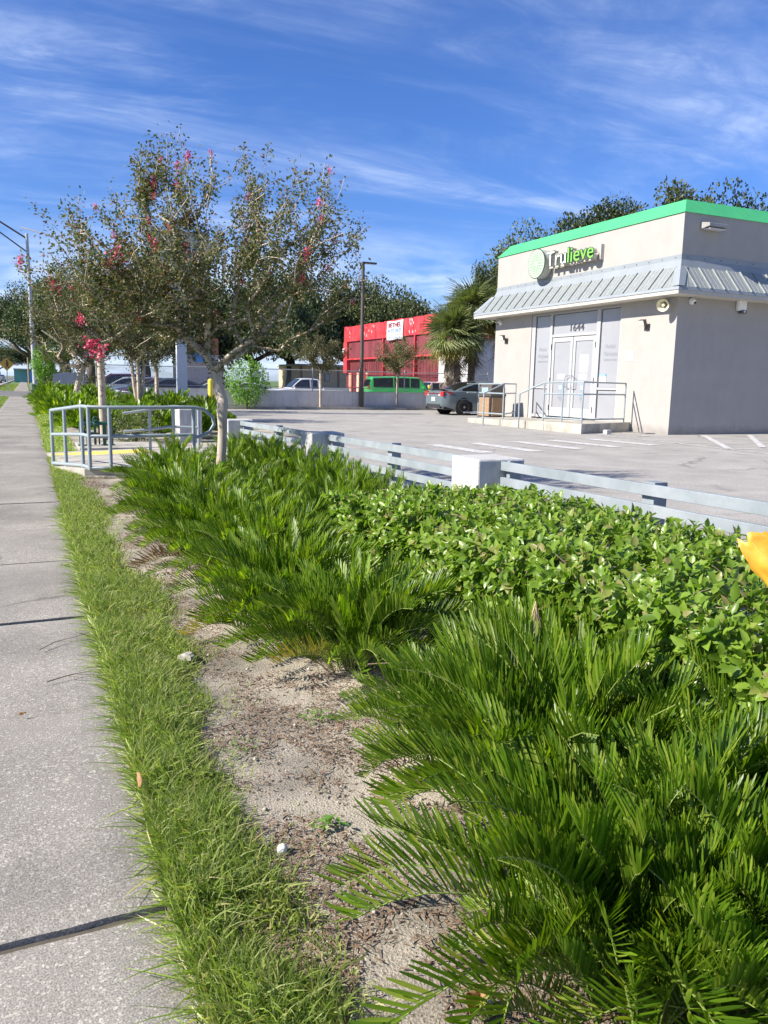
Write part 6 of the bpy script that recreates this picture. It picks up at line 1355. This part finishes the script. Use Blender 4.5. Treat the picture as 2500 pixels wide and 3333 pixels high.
# ================================================================== GRASS, WEEDS, LITTER
def edge_x(y):   # right-hand border of the grass strip
    return .50+.09*min(1, max(0, (y-1.9)/.8))+.07*math.sin(y*1.7+.5)+.035*math.sin(y*4.3)+.05*math.sin(y*9.1)*.5
def blades(n, ys, xs, L, W, seed, lean=(-.25, 0), name='grass_strip', lab=None, z=0.):
    g = np.random.default_rng(seed); pos = np.stack([xs, ys, np.full(n, z-.005)], 1); th = g.uniform(0, 2*PI, n)
    tilt = g.normal(0, .42, n); d = np.stack([np.cos(th)*tilt+lean[0], np.sin(th)*tilt+lean[1], np.ones(n)*g.uniform(.55, 1, n)], 1)
    nr = np.stack([np.cos(th+1.1), np.sin(th+1.1), np.zeros(n)+.2], 1); bend = np.stack([np.cos(th), np.sin(th), -np.ones(n)*.55], 1)*(L*g.uniform(.15, .75, n))[:, None]
    V, F = leaves(T_BL, pos, d, nr, L, W, bend); o = addobj(name, np_mesh(name, V, F), 'grass'); tag(o, lab, kind='stuff'); return o
g = np.random.default_rng(31)
def strip_pts(n, y0, y1, dens_pow=1., x0=.262, wid=None):
    ys = y0+(y1-y0)*g.random(n)**dens_pow; e = np.array([edge_x(y) if wid is None else wid for y in ys]); u = g.random(n)
    return x0+(e-x0)*u**.95+g.normal(0, .018, n)*(u > .6)*2, ys
n = 26000; xs, ys = strip_pts(n, .75, 5.0, 1.25); L = g.uniform(.045, .125, n)*(1-.35*np.clip((xs-.40)/.2, 0, 1)); 
k_ = noise
cl = np.array([noise.noise(Vector((x*6, y*3, 0))) for x, y in zip(xs, ys)]); L = L*(1+.9*cl)*(.75+.25*np.clip(1.5-np.abs(cl)*2, 0, 1.3))
blades(n, ys, np.maximum(xs, .255), L, g.uniform(.0026, .0058, n), 1, (-.18, .03), lab='lush long bladed grass strip along the sidewalk edge')
n = 1500; ys = g.uniform(.8, 8, n); xs = .262+g.random(n)*.03; blades(n, ys, xs, g.uniform(.07, .15, n), g.uniform(.003, .0055, n), 2, (-.95, -.05), lab='grass blades leaning out over the sidewalk')
n = 16000; xs, ys = strip_pts(n, 5, 13.2); blades(n, ys, np.maximum(xs, .255), g.uniform(.04, .09, n), g.uniform(.004, .008, n), 3, (-.15, 0), lab='grass strip between the sidewalk and the sand towards the ramp')
n = 15000; ys = 14.1+(52.8-14.1)*g.random(n)**1.3; xs = .27+g.random(n)*(.45+.012*(ys-14)); blades(n, ys, xs, g.uniform(.05, .10, n), g.uniform(.010, .022, n), 4, lab='mown grass verge right of the sidewalk beyond the ramp')
n = 16000; ys = 12+(53-12)*g.random(n)**1.2; xs = -.93-g.random(n)*1.75; blades(n, ys, xs, g.uniform(.05, .10, n), g.uniform(.012, .024, n), 5, lab='mown grass verge between road and sidewalk')
n = 9000; ys = g.uniform(72, 130, n); xs = -.93-g.random(n)*1.75; blades(n, ys, xs, g.uniform(.07, .12, n), g.uniform(.03, .05, n), 6, lab='grass verge beyond the driveway crossing')
n = 3600; ys = .9+11*g.random(n)**1.4; xs = np.array([edge_x(y) for y in ys])+np.abs(g.normal(0, .10, n))
m_ = np.array([noise.noise(Vector((x*5, y*4, 9))) for x, y in zip(xs, ys)]) > .02; xs = xs[m_]; ys = ys[m_]; n = len(xs)
blades(n, ys, xs, g.uniform(.015, .05, n), g.uniform(.0018, .004, n), 7, (0, 0), lab='sparse weeds creeping over the bare sand')
# litter: dry clippings and mulch, in patches
n = 90000; ys = .8+10*g.random(n)**1.6; xs = g.uniform(.42, 1.6, n)
m_ = np.array([noise.noise(Vector((x*2.6, y*1.7, 3)))+.5*noise.noise(Vector((x*7, y*6, 3))) for x, y in zip(xs, ys)])+g.normal(0, .10, n) > -.07; xs = xs[m_]; ys = ys[m_]; n = len(xs)
pos = np.stack([xs, ys, np.array([hgt(x, y) for x, y in zip(xs, ys)])+g.uniform(0, .006, n)], 1); th = g.uniform(0, 2*PI, n); d = np.stack([np.cos(th), np.sin(th), g.normal(0, .22, n)], 1)
V, F = leaves(T_BL, pos, d, np.array([0, 0, 1.])+g.normal(0, .4, (n, 3)), g.uniform(.006, .036, n), g.uniform(.0016, .0055, n), g.normal(0, .004, (n, 3))*np.array([1, 1, .6]))
tag(addobj('mulch_litter', np_mesh('litter', V, F), 'mulch'), 'brown dry clippings and mulch scattered in patches on the sand', kind='stuff')
n = 1600; ys = .8+9*g.random(n)**1.6; xs = g.uniform(.45, 1.5, n); V = []; F = []
oct_ = np.array([(1, 0, 0), (0, 1, 0), (-1, 0, 0), (0, -1, 0), (0, 0, .8), (0, 0, -.5)]); of = [(0, 1, 4), (1, 2, 4), (2, 3, 4), (3, 0, 4), (1, 0, 5), (2, 1, 5), (3, 2, 5), (0, 3, 5)]
Vv = []; Ff = []
for i in range(n):
    s = g.uniform(.0015, .006) if i % 30 else g.uniform(.006, .012); Vv.append(oct_*s*g.uniform(.6, 1.2, (6, 3))+np.array([xs[i], ys[i], hgt(xs[i], ys[i])+s*.3])); Ff.append(np.array(of)+6*i)
tag(addobj('pebbles', np_mesh('pebbles', np.vstack(Vv), np.vstack(Ff)), P('pebble', (.50, .45, .38), .9, var=.3, scale=30, island=1.2)), 'tiny pale pebbles and crumbs on the sand', kind='stuff')
# single small things
def twig(a, b, r, lab, name='twig'):
    a = Vector(a); b = Vector(b); m1 = a.lerp(b, .35)+Vector((random.gauss(0, .012), random.gauss(0, .012), .004)); m2 = a.lerp(b, .7)+Vector((random.gauss(0, .012), random.gauss(0, .012), .002))
    o = MB().tube([a, m1, m2, b], [r, r*.8, r*.7, r*.4], 5).tube([m1, m1+(b-a).cross(Vector((0, 0, 1)))*.28+(b-a)*.2], [r*.6, r*.3], 4).build(name, 'twig'); tag(o, lab, 'twig')
twig((.02, 3.32, .028), (.20, 3.38, .03), .0025, 'dark twig on the sidewalk slab edge beside the grass'); twig((.0, 3.75, .026), (.22, 3.92, .03), .002, 'twig near the second joint at the grass edge')
twig((.78, 1.30, .02), (.98, 1.22, .02), .003, 'pale stick on the sand at the bottom of the picture'); twig((1.15, 2.66, .18), (1.50, 2.42, .24), .003, 'bare brown stem crossing the dark gap beside the hedge'); twig((1.6, 4.0, .5), (1.95, 4.35, .62), .003, 'dry brown stem sticking out of the coontie near the hedge end')
o = MB().sphere((.565, 1.86, .017), .0145, 14, 9).build('golf_ball', 'white', None, smooth=True); tag(o, 'small white ball on the dark soil at the grass edge', 'ball')
o = MB().add([], []); rk = MB().sphere((.60, 3.42, .02), .045, 9, 6, (1, .8, .6)); 
for i, v in enumerate(rk.v): q = 1+.35*noise.noise(Vector(v)*40); rk.v[i] = tuple(Vector((.60, 3.42, .02))+(Vector(v)-Vector((.60, 3.42, .02)))*q)
o = rk.build('white_stone', 'conc'); tag(o, 'rough white stone on the mulch beside the grass', 'stone')
def leaf_obj(p, L, W, d, nr, mat, name, lab, cat='leaf', n=6, curl=.2, rag=0.):
    d = Vector(d).normalized(); s = d.cross(Vector(nr)).normalized(); nz = s.cross(d); rn = random.Random(int(L*1000)); vs = []; m_ = 10
    for i in range(m_+1):
        u = i/m_; wv = math.sin(PI*min(1, u*.86+.12))**.7*W
        for j in range(-3, 4):
            v = j/3; rg = rag*rn.uniform(-1, 1)*W if abs(j) == 3 else 0; vs.append(Vector(p)+d*(u*L)+s*(v*wv/2+rg)+nz*(abs(v)**1.5*curl*W-.25*curl*L*u*u+.01*math.sin(u*9+v*2)*W*4))
    mb = MB().add(vs, [(i*7+j, i*7+j+1, (i+1)*7+j+1, (i+1)*7+j) for i in range(m_) for j in range(6)]); o = mb.build(name, mat, None, smooth=True); tag(o, lab, cat); md = o.modifiers.new('s', 'SOLIDIFY'); md.thickness = .0012; return o
leaf_obj((.745, 1.17, .012), .06, .045, (.7, .7, .05), (0, 0, 1), 'brown_leaf', 'brown_leaf', 'curled pinkish brown leaf on the sand at the bottom edge', curl=.6)
leaf_obj((.245, 2.27, .05), .045, .03, (.1, .5, .8), (1, 0, 0), 'brown_leaf', 'brown_leaf', 'small orange brown leaf caught in the grass at the slab edge', curl=.4)
leaf_obj((-.08, 3.0, .03), .03, .02, (.6, .5, .0), (0, 0, 1), 'brown_leaf', 'brown_leaf', 'tiny dark leaf on the sidewalk by the joint', curl=.3)
leaf_obj((-.22, 3.42, .028), .04, .012, (1, .1, .0), (0, 0, 1), 'ybrown', 'dark_leaf', 'small dark seed pod shape lying on the sidewalk', 'seed pod', curl=.2)
# big yellow leaf at the right edge and a second one low in the plants
def yellow_leaf():
    t = thing('yellow_leaf', (1.95, 1.35, .0), 'large torn yellow orange canna leaf leaning in from the right edge', 'leaf')
    # tip at upper left, stem out of the frame
    tip = Vector((1.90, 1.64, .845)); base = Vector((2.09, 1.29, .43)); d = (base-tip).normalized(); view = Vector((1.9, 1.5, -.5)).normalized(); s = d.cross(view).normalized(); nz = s.cross(d)
    rn = random.Random(4); vs = []; rows = 26; cols_ = 10; L = (base-tip).length
    left = [.040, .050, .044, .052, .066, .078, .070, .074, .080, .084, .088]; right = [.050, .062, .066, .080, .066, .098, .10, .11, .11, .11, .10]
    def lerp(a, u): k = u*(len(a)-1); i = min(int(k), len(a)-2); return a[i]+(a[i+1]-a[i])*(k-i)
    for i in range(rows+1):
        u = i/rows; lw = lerp(left, u)+rn.uniform(-.003, .003); rw = lerp(right, u)+rn.uniform(-.003, .003)
        for j in range(cols_+1):
            v = j/cols_*2-1; w_ = lw if v > 0 else rw; tr_ = .030*abs(math.sin(v*3.3+.9))+.010*abs(math.sin(v*11))+.02*max(0, abs(v)-.55); vs.append(tip+d*(tr_+(L-tr_)*u)+s*(-v*w_)+nz*(.30*abs(v)*w_+.004*math.sin(u*22+v*3)+.012*math.sin(u*5)))
    MB().add(vs, [(i*(cols_+1)+j, i*(cols_+1)+j+1, (i+1)*(cols_+1)+j+1, (i+1)*(cols_+1)+j) for i in range(rows) for j in range(cols_)]).build('blade', 'yleaf', t, smooth=True)
    q = bpy.data.objects['blade']; md = q.modifiers.new('s', 'SOLIDIFY'); md.thickness = .0012
    MB().tube([tip+d*L*k/12+nz*(.012*math.sin(k/12*5)-.002) for k in range(1, 13)], [.0012+.0003*k for k in range(12)], 6).build('midrib', P('midrib', (.70, .48, .12), .5), t, smooth=True)
    for (i, v, r_, mt) in ((9, -.28, .009, 'conc_paint'), (12, .3, .005, 'conc_paint'), (7, .35, .004, 'ybrown'), (13, -.5, .005, 'ybrown')):
        u = i/rows; w_ = lerp(left if v > 0 else right, u); c = tip+d*(L*u)+s*(-v*w_)+nz*(.30*abs(v)*w_+.004*math.sin(u*22+v*3)+.012*math.sin(u*5)-.0016)
        MB().add([c+d*(r_*1.7*math.cos(a*PI/5))*rn.uniform(.7, 1.1)+s*(r_*math.sin(a*PI/5)) for a in range(10)], [tuple(range(10))]).build('blotch', mt, t)
    for i in (4, 5, 2):
        u = i/rows*1.0
    MB().tube([base, base+Vector((.03, -.06, -.25)), Vector((2.12, 1.16, 0))], [.006, .008, .010], 8).build('stalk', P('stalk', (.25, .32, .06), .5), t, smooth=True)
yellow_leaf()
leaf_obj((1.97, 1.66, .45), .24, .05, (-.8, .42, .12), (-.6, -.5, .7), P('yellowing_leaf', (.24, .26, .04), .45, var=.3, scale=12), 'yellow_green_leaf', 'long yellow green leaf lying among the upright fronds at right', curl=.3)
leaf_obj((1.90, 1.43, .45), .14, .06, (.1, -.3, -.9), (-.8, -.5, .2), 'yleaf', 'yellow_leaf_edge', 'pale yellow leaf margin at the right frame edge below the big leaf', curl=.3)
def weed(x, y, s, n, L, lab, seed):
    g = np.random.default_rng(seed); pos = g.normal(0, 1, (n, 3))*np.array([s, s, 0])+np.array([0, 0, .012]); pos[:, 2] += g.random(n)*s*.6
    V, F = leaves(T_OV, pos, g.normal(0, 1, (n, 3))*np.array([1, 1, .35])+np.array([0, 0, .2]), g.normal(0, .35, (n, 3))+np.array([0, 0, 1]), L*g.uniform(.6, 1.2, n), L*.5*g.uniform(.6, 1.2, n), g.normal(0, .006, (n, 3)))
    me = np_mesh('weed', V, F); o = addobj('weed', me, 'bush_leaf', None, (x, y, hgt(x, y))); tag(o, lab, 'weed')
weed(.715, 1.93, .018, 16, .034, 'limp broad leaved green weed lying beside the nearest coontie', 1)
weed(.93, 2.62, .035, 70, .016, 'small leafy weed on the pale sand between grass and coontie', 2)
weed(.60, 2.45, .045, 60, .016, 'low yellowish weed at the grass edge', 3)
weed(.62, 4.5, .05, 60, .018, 'patch of weed spilling out of the grass further up the strip', 4)
weed(.66, 1.62, .02, 24, .014, 'tiny weed seedling near the white ball', 5)
# dry seed tuft between fronds and hedge
t = thing('dry_tuft', (1.42, 2.15, .35), 'dry straw coloured flower tuft standing against the hedge foot', 'dry flower head'); rn = random.Random(2)
mb = MB()
for k in range(26): a = rn.random()*6.28; h = rn.uniform(.0, .05); mb.tube([(1.50, 2.08, .50+h), (1.50+.022*math.cos(a), 2.08+.022*math.sin(a), .44+h*.6)], [.0012, .0006], 3)
mb.tube([(1.50, 2.08, .55), (1.505, 2.085, .3), (1.5, 2.1, .0)], .002, 4); mb.build('plume', P('straw', (.62, .48, .30), .8), t)

for o in col.objects:
    if o.name.startswith('flower_cluster'): o['kind'] = 'stuff'
